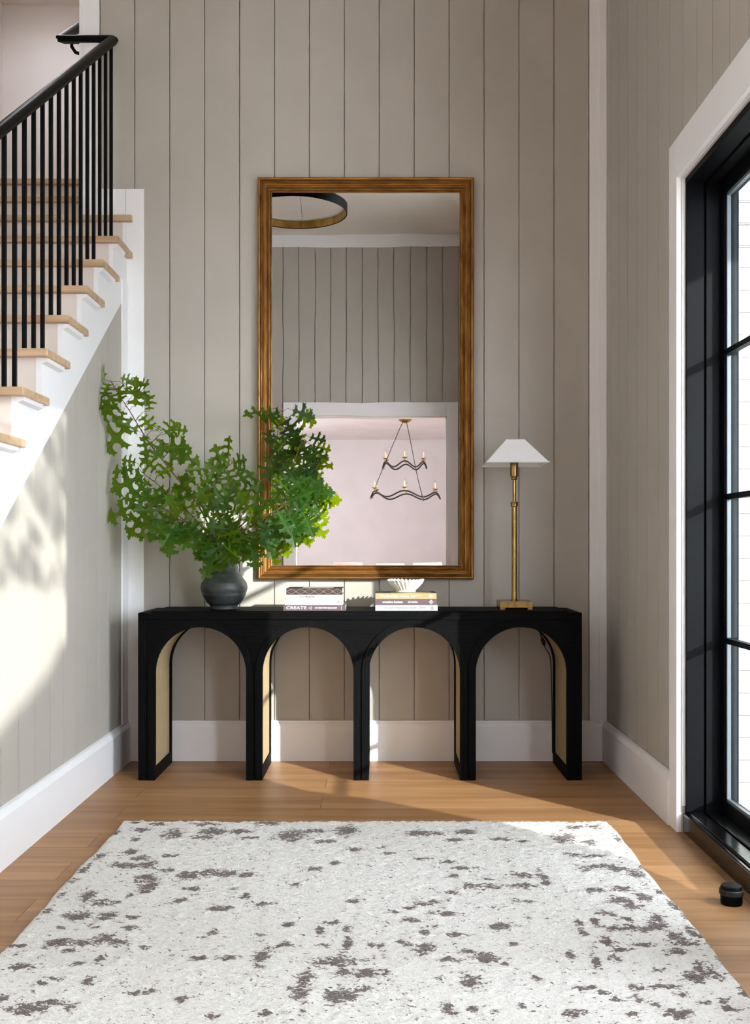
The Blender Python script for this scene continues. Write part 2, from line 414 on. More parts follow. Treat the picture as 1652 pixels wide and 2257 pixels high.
# casing of the dining opening
mb = MB(); mb.box(-1.06, OO[0], YF, YF + 0.018, 0, 2.62); mb.box(OO[1], 0.83, YF, YF + 0.018, 0, 2.62); mb.box(OO[0], OO[1], YF, YF + 0.018, OO[3], 2.62)
mb.box(OO[0] - 0.0, OO[0] + 0.015, YF - 0.12, YF, 0, OO[3]); mb.box(OO[1] - 0.015, OO[1], YF - 0.12, YF, 0, OO[3]); mb.box(OO[0], OO[1], YF - 0.12, YF, OO[3] - 0.015, OO[3])
S('trim_5', mb, 'white', bevel=0.002)
# casing of the side door: flat boards with a jamb return
mb = MB(); xc = XR - 0.02
mb.box(xc, XR, 3.927, 4.03, 0, 2.60); mb.box(xc, XR, 1.92, 2.02, 0, 2.60); mb.box(xc, XR, 2.02, 3.927, 2.4526, 2.60)
S('trim_6', mb, 'white', bevel=0.0015)
mb = MB(); mb.box(XR + 0.0, XR + 0.012, 3.921, 3.9275, 0.1, 2.4526); mb.box(XR, XR + 0.012, 2.02, 3.921, 2.4466, 2.4526)
S('trim_7', mb, 'white')
# baseboards
def base_prof(mb, fn, a0, a1):
    prof = [(0, 0), (0.022, 0), (0.022, 0.172), (0.014, 0.186), (0.010, 0.190), (0.010, 0.198), (0, 0.2)]
    mb.prism([fn(a0, d, z) for d, z in prof], Vector(fn(a1, 0, 0)) - Vector(fn(a0, 0, 0)))
mb = MB(); base_prof(mb, lambda a, d, z: (a, YB - 0.005 - d, z), XL + 0.0, XR - 0.0); S('baseboard_back', mb, 'white')
mb = MB(); base_prof(mb, lambda a, d, z: (XL + d, a, z), 1.9, YB); S('baseboard_left', mb, 'white')
mb = MB(); base_prof(mb, lambda a, d, z: (XR - 0.003 - d, a, z), 4.03, YB); base_prof(mb, lambda a, d, z: (XR - d, a, z), YF, 1.92); S('baseboard_right', mb, 'white')
mb = MB(); base_prof(mb, lambda a, d, z: (a, YF + d, z), XS, -1.06); base_prof(mb, lambda a, d, z: (a, YF + d, z), 0.83, XR); S('baseboard_front', mb, 'white')
# dining room shell
YD = -9.6
mb = MB(); mb.box(-3.35, 1.85, YD - 0.15, YD, 0, 3.11); S('wall_dining_back', mb, 'dining')
mb = MB()
for y0, y1, z0, z1 in ((YD, -4.9, 0, 3.11), (-4.9, -1.3, 0, 0.25), (-4.9, -1.3, 2.65, 3.11), (-1.3, YF - 0.12, 0, 3.11)): mb.box(1.7, 1.85, y0, y1, z0, z1)
S('wall_dining_right', mb, 'dining')
mb = MB()
for y0, y1, z0, z1 in ((YD, -7.2, 0, 3.11), (-7.2, -5.0, 0, 0.85), (-7.2, -5.0, 2.35, 3.11), (-5.0, YF - 0.12, 0, 3.11)): mb.box(-3.35, -3.2, y0, y1, z0, z1)
S('wall_dining_left', mb, 'dining')
mb = MB(); mb.box(-3.35, XS, YF - 0.13, YF - 0.0, 0, 3.11); mb.box(XR + 0.2, 1.85, YF - 0.12, YF, 0, 3.11); mb.box(-3.35, OO[0], YF - 0.135, YF - 0.12, 0, 3.11); mb.box(OO[1], 1.7, YF - 0.135, YF - 0.12, 0, 3.11); mb.box(OO[0], OO[1], YF - 0.135, YF - 0.12, OO[3], 3.11)
S('wall_dining_front', mb, 'dining')

# ---- door_1: black frame, sill, glazed fixed leaf, muntins, solid leaf
door = bpy.data.objects.new('door_1', None); COL.objects.link(door); door.location = (1.2, 3.0, 0); door['kind'] = 'structure'
Y0, Y1 = 2.02, 3.927
mb = MB(); zt = 2.4466
mb.box(1.137, 1.204, 3.905, Y1, 0.08, zt); mb.box(1.207, 1.30, 3.897, Y1, 0.08, zt); mb.box(1.204, 1.207, 3.915, Y1, 0.1, zt)
mb.box(1.137, 1.204, Y0, Y1, zt - 0.022, zt); mb.box(1.207, 1.30, Y0, Y1, zt - 0.03, zt); mb.box(1.137, 1.30, Y0, Y0 + 0.02, 0.1, zt)
mb.box(1.137, 1.335, 3.915, Y1, 0.0, zt)
mb.build('door_frame', 'black_frame', door, bevel=0.0015)
mb = MB(); mb.box(1.128, 1.150, Y0, Y1, 0, 0.072); mb.box(1.146, 1.20, Y0, Y1, 0.0, 0.080); mb.box(1.204, 1.335, Y0, Y1, 0, 0.086); mb.box(1.130, 1.335, Y0, Y1, 0, 0.065)
mb.build('sill', 'black_gloss', door, bevel=0.004, seg=3)
GY0, GY1, GZ0, GZ1 = 2.70, 3.862, 0.130, 2.372
mb = MB()
for a, b, c, d in ((GY1, 3.897, 0.086, 2.42), (2.652, GY0, 0.086, 2.42), (GY0, GY1, 0.086, GZ0), (GY0, GY1, GZ1, 2.42)): mb.box(1.262, 1.31, a, b, c, d)
sl = mb.build('sidelight_sash', 'black_frame', door, bevel=0.0015)
mb = MB()
for a, b, c, d in ((GY1 - 0.012, GY1, GZ0, GZ1), (GY0, GY0 + 0.012, GZ0, GZ1), (GY0, GY1, GZ0, GZ0 + 0.012), (GY0, GY1, GZ1 - 0.012, GZ1)): mb.box(1.270, 1.284, a, b, c, d)
mb.build('glazing_bead', 'gasket', sl)
mb = MB(); mb.box(1.288, 1.292, GY0, GY1, GZ0, GZ1); mb.build('glass_pane', 'glass', sl)
for z in (0.725, 1.252, 1.782):
    mb = MB(); mb.box(1.258, 1.284, GY0 - 0.0, GY1 + 0.0, z - 0.010, z + 0.010); mb.build('muntin', 'black_frame', sl)
    
mb = MB()
for a, b, c, d in ((Y0 + 0.02, 2.13, 0.086, 2.42), (2.55, 2.65, 0.086, 2.42), (2.13, 2.55, 0.086, 0.30), (2.13, 2.55, 2.33, 2.42), (2.13, 2.55, 0.99, 1.01), (2.13, 2.55, 1.66, 1.68)): mb.box(1.25, 1.31, a, b, c, d)
ld = mb.build('door_leaf', 'black_frame', door)
mb = MB(); mb.box(1.288, 1.292, 2.13, 2.55, 0.30, 2.33); mb.build('glass_pane', 'glass', ld)
mb = MB(); mb.tube([(1.25, 2.60, 1.0), (1.19, 2.60, 1.0), (1.17, 2.585, 1.0), (1.17, 2.48, 1.0)], 0.01, 10); mb.build('door_handle', 'metal_black', ld, smooth=True)
# black door stop at the sill
p = at(1662, 1962, 3.30)
ds = thing('door_stop', 'round black door stop on the floor at the foot of the black door sill', 'door stop', (1.03, 3.16, 0))
mb = MB(); mb.lathe([(0.0, 0), (0.030, 0), (0.032, 0.006), (0.032, 0.05), (0.029, 0.056), (0.0, 0.056)], (1.048, 3.14, 0), 28); mb.build('stop_body', 'metal_black', ds, smooth=True)
mb = MB(); mb.lathe([(0.033, 0.028), (0.0355, 0.031), (0.0355, 0.043), (0.033, 0.046)], (1.048, 3.14, 0), 28); mb.build('rubber_ring', 'cord', ds, smooth=True)
# ---- window_2 (beside the door, nearer the camera) and window_3 above it
for nm, W_ in (('window_2', WO), ('window_3', W3)):
    wn = bpy.data.objects.new(nm, None); COL.objects.link(wn); wn.location = (1.2, 0.5, W_[2]); wn['kind'] = 'structure'
    mb = MB()
    for a, b, c, d in ((W_[0], W_[0] + 0.05, W_[2], W_[3]), (W_[1] - 0.05, W_[1], W_[2], W_[3]), (W_[0], W_[1], W_[2], W_[2] + 0.05), (W_[0], W_[1], W_[3] - 0.05, W_[3])): mb.box(1.22, 1.33, a, b, c, d)
    mb.build('window_frame', 'black_frame', wn)
    mb = MB(); mb.box(1.28, 1.284, W_[0] + 0.05, W_[1] - 0.05, W_[2] + 0.05, W_[3] - 0.05); mb.build('pane', 'glass', wn)
    mb = MB()
    for a, b, c, d in ((W_[0] - 0.09, W_[0], W_[2] - 0.09, W_[3] + 0.09), (W_[1], W_[1] + 0.09, W_[2] - 0.09, W_[3] + 0.09), (W_[0], W_[1], W_[2] - 0.09, W_[2]), (W_[0], W_[1], W_[3], W_[3] + 0.09)): mb.box(XR - 0.02, XR, a, b, c, d)
    mb.build('casing', 'white', wn)
# ---- outdoors
mb = MB(); mb.box(1.335, 14, -14, 9, -0.25, -0.06); S('ground', mb, 'concrete')
mb = MB(); mb.box(1.335, 2.6, 3.98, 4.4, -0.06, 4.6); S('wall_porch', mb, 'brick')
mb = MB(); mb.box(2.60, 2.85, 2.68, 4.4, -0.06, 2.9); S('wall_sky_block', mb, 'brick')  # unseen wall added to cut sky light through the sidelight
mb = MB(); mb.box(2.60, 2.72, 0.30, 1.06, -0.06, 3.2); S('wall_sun_block', mb, 'brick')  # unseen pillar added to stop sun reaching the door leaf glass
mb = MB(); mb.box(1.335, 2.85, 1.5, 4.4, 2.9, 3.05); S('ceiling_sky_block', mb, 'concrete')  # unseen roof added to lower the sky light at the sidelight

# ------------------------------------------------------------------ staircase
st = thing('staircase', 'straight staircase with pale oak treads and white skirt climbing along the left wall', 'staircase', (-1.8, 1.6, 0))
for k in range(-8, 9):
    y, z = nose(k)
    xr = -1.24 if k <= 6 else -1.51
    xr0 = xr
    mb = MB(); y2 = y + RUN + 0.03
    if k == 6: y2 = YB - 0.015
    if k == 8: y2 = 6.5
    mb.box(XS + 0.001, xr, y, y2, z - 0.03, z)
    if k == 6: mb.box(XS + 0.001, -1.51, YB - 0.016, y + RUN + 0.03, z - 0.03, z)
    mb.build('tread', 'tread', st, bevel=0.004, seg=3)
    mb = MB(); mb.box(XS + 0.001, (XL - 0.02) if k <= 6 else -1.51, y + 0.028, y + 0.045, max(0.0, z - RISE), z - 0.03); mb.build('riser', 'riser', st)
    if k <= 6:      # scotia under the tread end, an L of moulding on the skirt
        mb = MB(); ye = min(y2 - 0.045, YB - 0.13)
        if ye > y + 0.05:
            mb.prism([(XL, y + 0.03, z - 0.03), (-1.249, y + 0.03, z - 0.03), (-1.252, y + 0.03, z - 0.044), (XL, y + 0.03, z - 0.052)], (0, ye - y - 0.03, 0))
            mb.build('cove_moulding', 'white', st)
mb = MB()
for k in range(-8, 7):
    y, z = nose(k); ya = y + 0.028; yb = min(y + RUN + 0.028, 5.124)
    if yb <= ya: continue
    mb.prism([(XL, ya, max(0, line(ya))), (XL, yb, max(0, line(yb))), (XL, yb, z - 0.03), (XL, ya, z - 0.03)], (-0.02, 0, 0))
ya = 5.124
mb.prism([(XL, ya, line(ya)), (XL, YB - 0.015, line(YB)), (XL, YB - 0.015, nose(5)[1] - 0.03), (XL, ya, nose(5)[1] - 0.03)], (-0.02, 0, 0))
mb.box(XL - 0.02, XL, 5.231, YB - 0.015, nose(5)[1] - 0.03, nose(6)[1] - 0.03)
mb.build('skirt_board', 'white', st, fix=True)
# railing
rl = thing('stair_railing', 'black metal stair railing with square balusters and a moulded black handrail', 'railing', (-1.336, 1.6, 0))
RX = -1.336
rz = lambda Y: 3.60 + (Y - 5.23) * 0.688
path = [Vector((RX, 1.55, rz(1.55))), Vector((RX, 5.235, rz(5.235))), Vector((-1.60, 5.235, rz(5.235))), Vector((-1.60, 6.2, rz(5.235) + 0.965 * 0.688))]
prof = [(-0.022, -0.025), (0.022, -0.025), (0.022, -0.012), (0.031, -0.004), (0.033, 0.004), (0.028, 0.014), (0.016, 0.022), (0, 0.025), (-0.016, 0.022), (-0.028, 0.014), (-0.033, 0.004), (-0.031, -0.004), (-0.022, -0.012)]
prof = [(u * 0.6, v * 0.72) for u, v in prof]
mb = MB(); n = len(prof)
for i, p in enumerate(path):
    dirs = []
    for a, b in ((i - 1, i), (i, i + 1)):
        if 0 <= a and b < len(path):
            d = path[b] - path[a]; d.z = 0; dirs.append(d.normalized())
    lat = [Vector((d.y, -d.x, 0)) for d in dirs]
    if len(lat) == 2:
        m_ = (lat[0] + lat[1]).normalized(); m_ /= m_.dot(lat[0])
    else: m_ = lat[0]
    for u, v in prof: mb.v.append(tuple(p + m_ * u + Vector((0, 0, v))))
for i in range(len(path) - 1):
    for j in range(n):
        mb.f.append((i * n + j, i * n + (j + 1) % n, (i + 1) * n + (j + 1) % n, (i + 1) * n + j)); mb.mi.append(0)
mb.f += [tuple(range(n)), tuple(range((len(path) - 1) * n, len(path) * n))]; mb.mi += [0, 0]
hr = mb.build('handrail', 'metal_black', rl, smooth=True)
mb = MB(); mb.tube([(-1.60, 5.42, rz(5.235) + 0.09), (-1.60, 5.42, rz(5.235) + 0.05), (-1.58, 5.42, rz(5.235) + 0.02), (-1.54, 5.42, rz(5.235) + 0.01), (-1.51, 5.42, rz(5.235) + 0.02)], 0.009, 10)
mb.tube([(-1.516, 5.42, rz(5.235) + 0.02), (-1.509, 5.42, rz(5.235) + 0.02)], 0.03, 16)
mb.build('wall_bracket', 'metal_black', hr, smooth=True)
for i in range(34):
    y = 5.185 - 0.105 * i
    if y < 1.66: break
    k = max(kk for kk in range(-8, 9) if nose(kk)[0] + 0.012 < y)
    mb = MB(); mb.box(RX - 0.0072, RX + 0.0072, y - 0.0072, y + 0.0072, nose(k)[1], rz(y) - 0.022); mb.build('baluster', 'metal_black', rl)

# ------------------------------------------------------------------ rug
RXa, RXb, RYa, RYb = -0.996, 0.873, 1.45, 4.036
blobs7 = [(755,135,45,20),(885,150,50,10),(930,120,60,15),(1050,120,50,10),(1280,140,60,25),(1190,85,60,8),(1370,120,60,10),(1520,120,50,20),(1430,165,60,8),(1560,200,30,8),(570,215,35,12),(620,240,45,12),(740,232,40,4),(560,275,80,12),(660,270,40,18),(740,295,40,6),(640,330,55,18),(660,370,40,25),(830,320,50,18),(920,305,60,15),(1010,310,60,15),(1090,315,40,10),(1040,375,20,6),(850,375,40,6),(385,415,35,25),(440,440,40,15),(575,405,15,10),(510,440,20,6),(790,430,40,12),(1090,410,25,12),(1160,440,50,8),(960,468,60,10),(330,505,60,20),(470,500,40,18),(570,505,35,8),(260,555,20,10),(560,555,40,8),(430,550,15,6),(250,620,60,22),(350,620,70,15),(450,600,40,20),(520,620,40,15),(300,655,40,8),(70,640,35,8),(630,640,20,12),(360,710,40,10),(445,700,15,25),(90,730,50,12),(250,785,30,8),(385,795,25,20),(190,800,25,6),(880,685,40,8),(1010,685,60,10),(1160,680,30,35),(1240,625,30,8),(940,570,20,6),(890,590,20,6),(1260,535,30,12),(1160,580,30,5),(1400,565,20,18),(1460,530,40,10),(1525,560,15,20),(1520,620,8,30),(1420,630,30,10),(1640,630,30,12),(1490,700,110,22),(1350,770,45,25),(1330,840,40,35),(1500,860,70,35),(1520,750,40,15),(1610,760,40,25),(1600,825,40,8),(1290,820,30,8),(230,890,90,10),(120,915,100,20),(320,905,30,20),(20,870,25,15),(670,830,30,6),(940,942,30,6),(800,870,30,5),(1180,930,20,6),(600,840,25,5),(500,130,22,12),(440,235,18,14),(400,270,16,12),(370,300,20,16),(330,345,18,14),(270,410,14,18),(200,480,14,14),(620,115,35,8),(600,85,30,6),(590,160,20,8),(1480,265,25,8),(1390,290,40,8),(1300,355,25,6),(1550,435,35,8),(700,90,40,6),(900,90,60,6),(1100,150,40,6)]
blobs8 = [(190,130,60,15),(270,130,25,8),(400,125,50,12),(350,160,40,8),(560,155,50,8),(640,165,30,6),(830,150,50,20),(870,100,40,8),(20,195,20,6),(50,222,35,4),(330,258,25,6),(215,245,35,4),(400,288,60,5),(345,322,25,10),(440,365,50,12),(520,370,40,12),(500,335,30,6),(650,315,50,10),(740,320,25,20),(660,362,60,12),(760,350,20,10),(870,222,40,6),(950,230,60,6),(930,290,30,12),(1000,275,70,8),(1080,290,60,8),(1150,310,40,15),(970,380,50,10),(1090,375,50,10),(1075,425,60,18),(1130,450,40,14),(1190,420,35,22),(1000,485,50,6),(1100,510,40,6),(1250,520,15,40),(1050,550,50,15),(1170,550,100,14),(1230,540,40,20),(1320,590,40,25),(1380,625,70,8),(1330,660,60,15),(1170,625,60,8),(1080,650,50,10),(1010,610,20,25),(965,525,10,25),(893,530,6,14),(915,575,6,14),(1060,690,30,15),(860,670,8,15),(980,700,10,40),(340,393,30,5),(80,485,30,6),(140,468,35,6),(200,448,35,6),(260,436,30,8),(300,490,70,8),(155,522,45,8),(210,575,25,10),(260,550,20,5),(350,582,50,8),(545,548,55,16),(655,432,45,8),(675,505,20,6),(600,628,12,6),(210,650,45,25),(100,615,30,6),(140,632,25,6),(330,695,50,8),(400,660,40,10),(490,690,60,22),(580,715,25,5),(15,632,25,6),(40,755,30,6),(425,790,45,35),(280,780,8,10),(715,778,12,4),(1150,820,40,15),(1270,810,100,12),(1400,770,50,25),(1350,845,30,8),(1160,860,20,20),(940,820,50,5),(1000,840,20,6),(900,930,50,15),(660,905,25,15),(340,920,30,30),(440,915,25,8),(550,930,25,10),(1340,930,60,20),(1150,935,30,12),(1540,880,20,12),(1580,915,40,8),(1460,885,30,15),(1240,890,20,6),(1070,870,15,8),(1250,740,30,8),(1440,740,15,40),(1500,760,10,30),(1400,580,30,30),(1260,395,14,10),(1310,450,14,20),(1370,500,14,20),(1430,570,16,20),(1470,620,16,22),(1530,690,16,22),(1590,770,16,22),(1630,840,16,22),(1190,280,20,12),(960,100,30,6),(1070,155,10,12),(940,170,30,10)]
nx, ny = 188, 260
gx = np.linspace(RXa, RXb, nx); gy = np.linspace(RYa, RYb, ny)
GX, GY = np.meshgrid(gx, gy)
dens = np.zeros_like(GX)
for lst, ox in ((blobs7, 0), (blobs8, 826)):
    for zx, zy, ax, ay in lst:
        px, py = ox + zx / 2, 1780 + zy / 2; yy = 2478 / (py - 1203); xx = (px - VX) * yy / F
        sx_ = max(0.012, ax / 2 * yy / F); sy_ = max(0.014, ay / 2 * yy * yy / 2478)
        dens = np.maximum(dens, np.exp(-0.75 * (((GX - xx) / sx_) ** 2 + ((GY - yy) / sy_) ** 2) ** 1.3))
rr = np.random.RandomState(3)
front = GY < 2.4                                    # out of the photograph: continue the field loosely
ph = np.sin(GX * 9 + 1) * np.sin(GY * 8) ; dens = np.where(front & (GY < 2.3), np.clip(ph, 0, 1) * 0.8, dens)
hz = rr.rand(ny, nx) * 0.006
sm = (np.sin(GX * 61 + np.sin(GY * 47) * 2) * np.sin(GY * 53 + np.sin(GX * 33) * 2)) * 0.0018
Z = 0.011 + hz + sm
edge = np.minimum(np.minimum(GX - RXa, RXb - GX), np.minimum(GY - RYa, RYb - GY))
Z = np.where(edge < 0.006, 0.004, Z)
wx = 0.004 * np.sin(GY * 7.0) + 0.0025 * np.sin(GY * 23); wy = 0.005 * np.sin(GX * 6 + 1) + 0.003 * np.sin(GX * 25)
mb = MB(); mb.v = list(zip((GX + wx).ravel().tolist(), (GY + wy).ravel().tolist(), Z.ravel().tolist()))
nv = len(mb.v); idx = np.arange(nx * ny).reshape(ny, nx)
mb.f = [tuple(int(q) for q in (idx[j, i], idx[j, i + 1], idx[j + 1, i + 1], idx[j + 1, i])) for j in range(ny - 1) for i in range(nx - 1)]
loop = [int(q) for q in list(idx[0, :]) + list(idx[1:, -1]) + list(idx[-1, -2::-1]) + list(idx[-2:0:-1, 0])]
low = {v: nv + i for i, v in enumerate(loop)}
mb.v += [(mb.v[v][0], mb.v[v][1], 0.0008) for v in loop]
for i in range(len(loop)):
    a, b = loop[i], loop[(i + 1) % len(loop)]; mb.f.append((a, low[a], low[b], b))
mb.f.append(tuple(low[v] for v in loop)[::-1]); mb.mi = [0] * len(mb.f)
t = NT('wool_pile')
at_ = t.n('ShaderNodeAttribute'); at_.attribute_name = 'pattern'
v1 = t.coords((1, 1.5, 1))
n1 = t.noise(v1, 42, 4, 0.75); n2 = t.noise(t.coords((1, 2.2, 1)), 95, 3, 0.6); n3 = t.noise(t.coords(), 9, 2); n4 = t.noise(t.coords(), 240, 2)
comb = t.math('ADD', t.math('MULTIPLY', at_.outputs['Fac'], 0.26), t.math('ADD', t.math('MULTIPLY', n1, 0.95), t.math('MULTIPLY', n2, 0.55)))
comb = t.math('MULTIPLY', t.math('ADD', comb, t.math('MULTIPLY', n3, 0.10)), 0.7)
mask = t.ramp(comb, [(0.640, (0, 0, 0)), (0.668, (1, 1, 1))])
ivory = t.ramp(n2, [(0.3, rgb(202, 198, 190)), (0.55, rgb(226, 223, 217)), (0.8, rgb(236, 233, 229))])
brown = t.ramp(n4, [(0.3, rgb(66, 52, 50)), (0.7, rgb(118, 102, 98))])
t.set(base=t.mix(mask, ivory, brown), rough=0.95, spec=0.1, sheen=0.2)
t.bump(t.math('ADD', t.math('MULTIPLY', n2, 1.0), t.math('ADD', t.math('MULTIPLY', n4, 0.5), n1)), 0.8, 0.008)
M['rug'] = t.m
rug = mb.build('area_rug', 'rug', None, smooth=False, fix=True)
a_ = rug.data.attributes.new('pattern', 'FLOAT', 'POINT'); vals = list(dens.ravel()) + [0.5] * len(loop)
a_.data.foreach_set('value', np.array(vals, dtype=np.float32))
rug.data.polygons.foreach_set('use_smooth', [True] * len(rug.data.polygons))
tag(rug, 'ivory wool area rug with worn brown pattern lying on the oak floor', 'rug')

# ------------------------------------------------------------------ console table
CX0, CX1, CY0, CY1, CZ = -1.112, 0.917, 4.79, 5.19, 0.772
cs = thing('console_table', 'long black oak console table with four arches standing under the gold mirror', 'console table', (-0.1, 4.99, 0))
CC = [-0.8268, -0.336, 0.1515, 0.640]; HR = 0.2085; SPR = 0.4917
def plate(y0, y1, r, name):
    mb = MB(); N = 28; ztop = CZ - 0.022
    xs = [CX0] + [c + s * r for c in CC for s in (-1, 1)] + [CX1]
    for i in range(0, len(xs), 2): mb.box(xs[i], xs[i + 1], y0, y1, 0.0, SPR, 1)
    for i in range(0, len(xs), 2): mb.box(xs[i], xs[i + 1], y0, y1, SPR, ztop, 0)
    for c in CC:
        for k in range(N):
            a, b = PI * k / N, PI * (k + 1) / N
            p = [(c - r * math.cos(a), y0, SPR + r * math.sin(a)), (c - r * math.cos(b), y0, SPR + r * math.sin(b)), (c - r * math.cos(b), y0, ztop), (c - r * math.cos(a), y0, ztop)]
            mb.prism(p, (0, y1 - y0, 0), 0)
    mb.build(name, ['oak_x', 'oak_z'], cs)
plate(CY0 + 0.006, CY0 + 0.045, HR + 0.004, 'front_frame')
plate(CY1 - 0.04, CY1, HR + 0.004, 'back_frame')
mb = MB(); mb.box(CX0, CX1, CY0, CY1, CZ - 0.038, CZ - 0.006); mb.build('table_top', 'oak_x', cs, bevel=0.003)
mb = MB(); mb.box(CX0 + 0.055, CX1 - 0.055, CY0 + 0.03, CY1 - 0.002, CZ - 0.008, CZ); mb.build('top_panel', 'oak_x', cs, bevel=0.002)
for x0, x1 in ((CX0, CX0 + 0.036), (CX1 - 0.036, CX1)):
    mb = MB(); mb.box(x0, x1, CY0, CY1, 0.0, CZ - 0.038); mb.build('end_panel', 'oak_z', cs, bevel=0.003)
for ci, c in enumerate(CC):                     # proud arch mouldings, woven linings and plinth rails
    def ring(y0, y1, ro, nm, top_only=False):
        mb = MB(); N = 32
        outer = [(c - ro * math.cos(PI * k / N), SPR + ro * math.sin(PI * k / N)) for k in range(N + 1)]
        inner = [(c - HR * math.cos(PI * k / N), SPR + HR * math.sin(PI * k / N)) for k in range(N + 1)]
        outer = [(c - ro, 0.0)] + outer + [(c + ro, 0.0)]; inner = [(c - HR, 0.0)] + inner + [(c + HR, 0.0)]
        for k in range(len(outer) - 1):
            P = [(outer[k][0], y0, outer[k][1]), (outer[k + 1][0], y0, outer[k + 1][1]), (inner[k + 1][0], y0, inner[k + 1][1]), (inner[k][0], y0, inner[k][1])]
            mb.prism(P, (0, y1 - y0, 0))
        return mb.build(nm, 'oak_z', cs, smooth=False)
    ring(CY0 - 0.001, CY0 + 0.03, HR + 0.0325, 'arch_moulding')
    ring(CY1 - 0.028, CY1 + 0.001, HR + 0.03, 'arch_moulding')
    rc = HR + 0.006; N = 32; mb = MB()
    arc = [(c - rc, 0.055)] + [(c - rc * math.cos(PI * k / N), SPR + rc * math.sin(PI * k / N)) for k in range(N + 1)] + [(c + rc, 0.055)]
    arc2 = [(c - rc - 0.012, 0.055)] + [(c - (rc + 0.012) * math.cos(PI * k / N), SPR + (rc + 0.012) * math.sin(PI * k / N)) for k in range(N + 1)] + [(c + rc + 0.012, 0.055)]
    for k in range(len(arc) - 1):
        mb.prism([(arc[k][0], CY0 + 0.029, arc[k][1]), (arc[k + 1][0], CY0 + 0.029, arc[k + 1][1]), (arc2[k + 1][0], CY0 + 0.029, arc2[k + 1][1]), (arc2[k][0], CY0 + 0.029, arc2[k][1])], (0, CY1 - CY0 - 0.056, 0))
    mb.build('woven_lining', 'cane', cs)
    for s in (-1, 1):
        mb = MB(); xa = c + s * HR; xb = c + s * (HR + 0.03); mb.box(min(xa, xb), max(xa, xb), CY0 + 0.028, CY1 - 0.028, 0, 0.058); mb.build('plinth_rail', 'oak_x', cs)

# ------------------------------------------------------------------ mirror
mr = thing('wall_mirror', 'tall mirror in a reeded antique gold frame hanging above the console', 'mirror', (-0.08, 5.24, 1.9))
mx0, mx1, mz0, mz1 = -0.616, 0.460, 0.9055, 2.908
W = 0.070; prof = []
reeds = [(0.0, 0.016, 0.030, 0.038), (0.018, 0.023, 0.031, 0.034), (0.024, 0.029, 0.030, 0.034), (0.031, 0.039, 0.026, 0.030), (0.042, 0.047, 0.021, 0.025), (0.048, 0.053, 0.020, 0.024), (0.055, 0.062, 0.015, 0.019), (0.063, 0.069, 0.010, 0.014)]
prof = [(0.0, 0.0)]
for a, b, lo, hi in reeds:
    for k in range(7):
        u = k / 6; prof.append((a + (b - a) * u, lo + (hi - lo) * math.sin(PI * u)))
    prof.append((b + 0.0006, lo - 0.004))
prof.append((W, 0.004))
mb = MB()
for d, h in prof:
    y = YB - 0.001 - h
    mb.v += [(mx0 + d, y, mz0 + d), (mx1 - d, y, mz0 + d), (mx1 - d, y, mz1 - d), (mx0 + d, y, mz1 - d)]
for i in range(len(prof) - 1):
    for j in range(4):
        mb.f.append((i * 4 + j, i * 4 + (j + 1) % 4, (i + 1) * 4 + (j + 1) % 4, (i + 1) * 4 + j)); mb.mi.append(j % 2)
mb.build('mirror_frame', ['gilt_x', 'gilt_z'], mr, fix=True)
mb = MB(); mb.box(mx0 + W - 0.004, mx1 - W + 0.004, YB - 0.0075, YB - 0.002, mz0 + W - 0.004, mz1 - W + 0.004); mb.build('mirror_glass', 'mirror', mr)

# ------------------------------------------------------------------ books
BY = 4.84; KS = F / BY
def text_obj(body, size, mat, parent, x, z, y, align='LEFT', sx=1.0, wpx=None, bold=0.0, rot=(PI / 2, 0, 0)):
    cu = bpy.data.curves.new('lettering', 'FONT'); cu.body = body; cu.size = size; cu.align_x = align; cu.align_y = 'CENTER'
    cu.extrude = 0.0002; cu.offset = bold; cu.resolution_u = 3
    to = bpy.data.objects.new('tmp', cu); COL.objects.link(to)
    dg = bpy.context.evaluated_depsgraph_get(); dg.update()
    me = bpy.data.meshes.new_from_object(to.evaluated_get(dg)); COL.objects.unlink(to); bpy.data.objects.remove(to)
    me.materials.clear(); me.materials.append(M[mat])
    o = bpy.data.objects.new('title_lettering', me); COL.objects.link(o)
    xs = [v.co.x for v in me.vertices]
    if wpx: sx = wpx / KS / (max(xs) - min(xs))
    T = Matrix.Translation((x, y, z)) @ Matrix.Rotation(rot[0], 4, 'X') @ Matrix.Rotation(rot[2], 4, 'Z') @ Matrix.Diagonal((sx, 1, 1, 1))
    me.transform(T); o.parent = parent; o.matrix_parent_inverse = Matrix.Translation(-Vector(parent.location)); return o
bx = lambda px: (px - VX) / KS
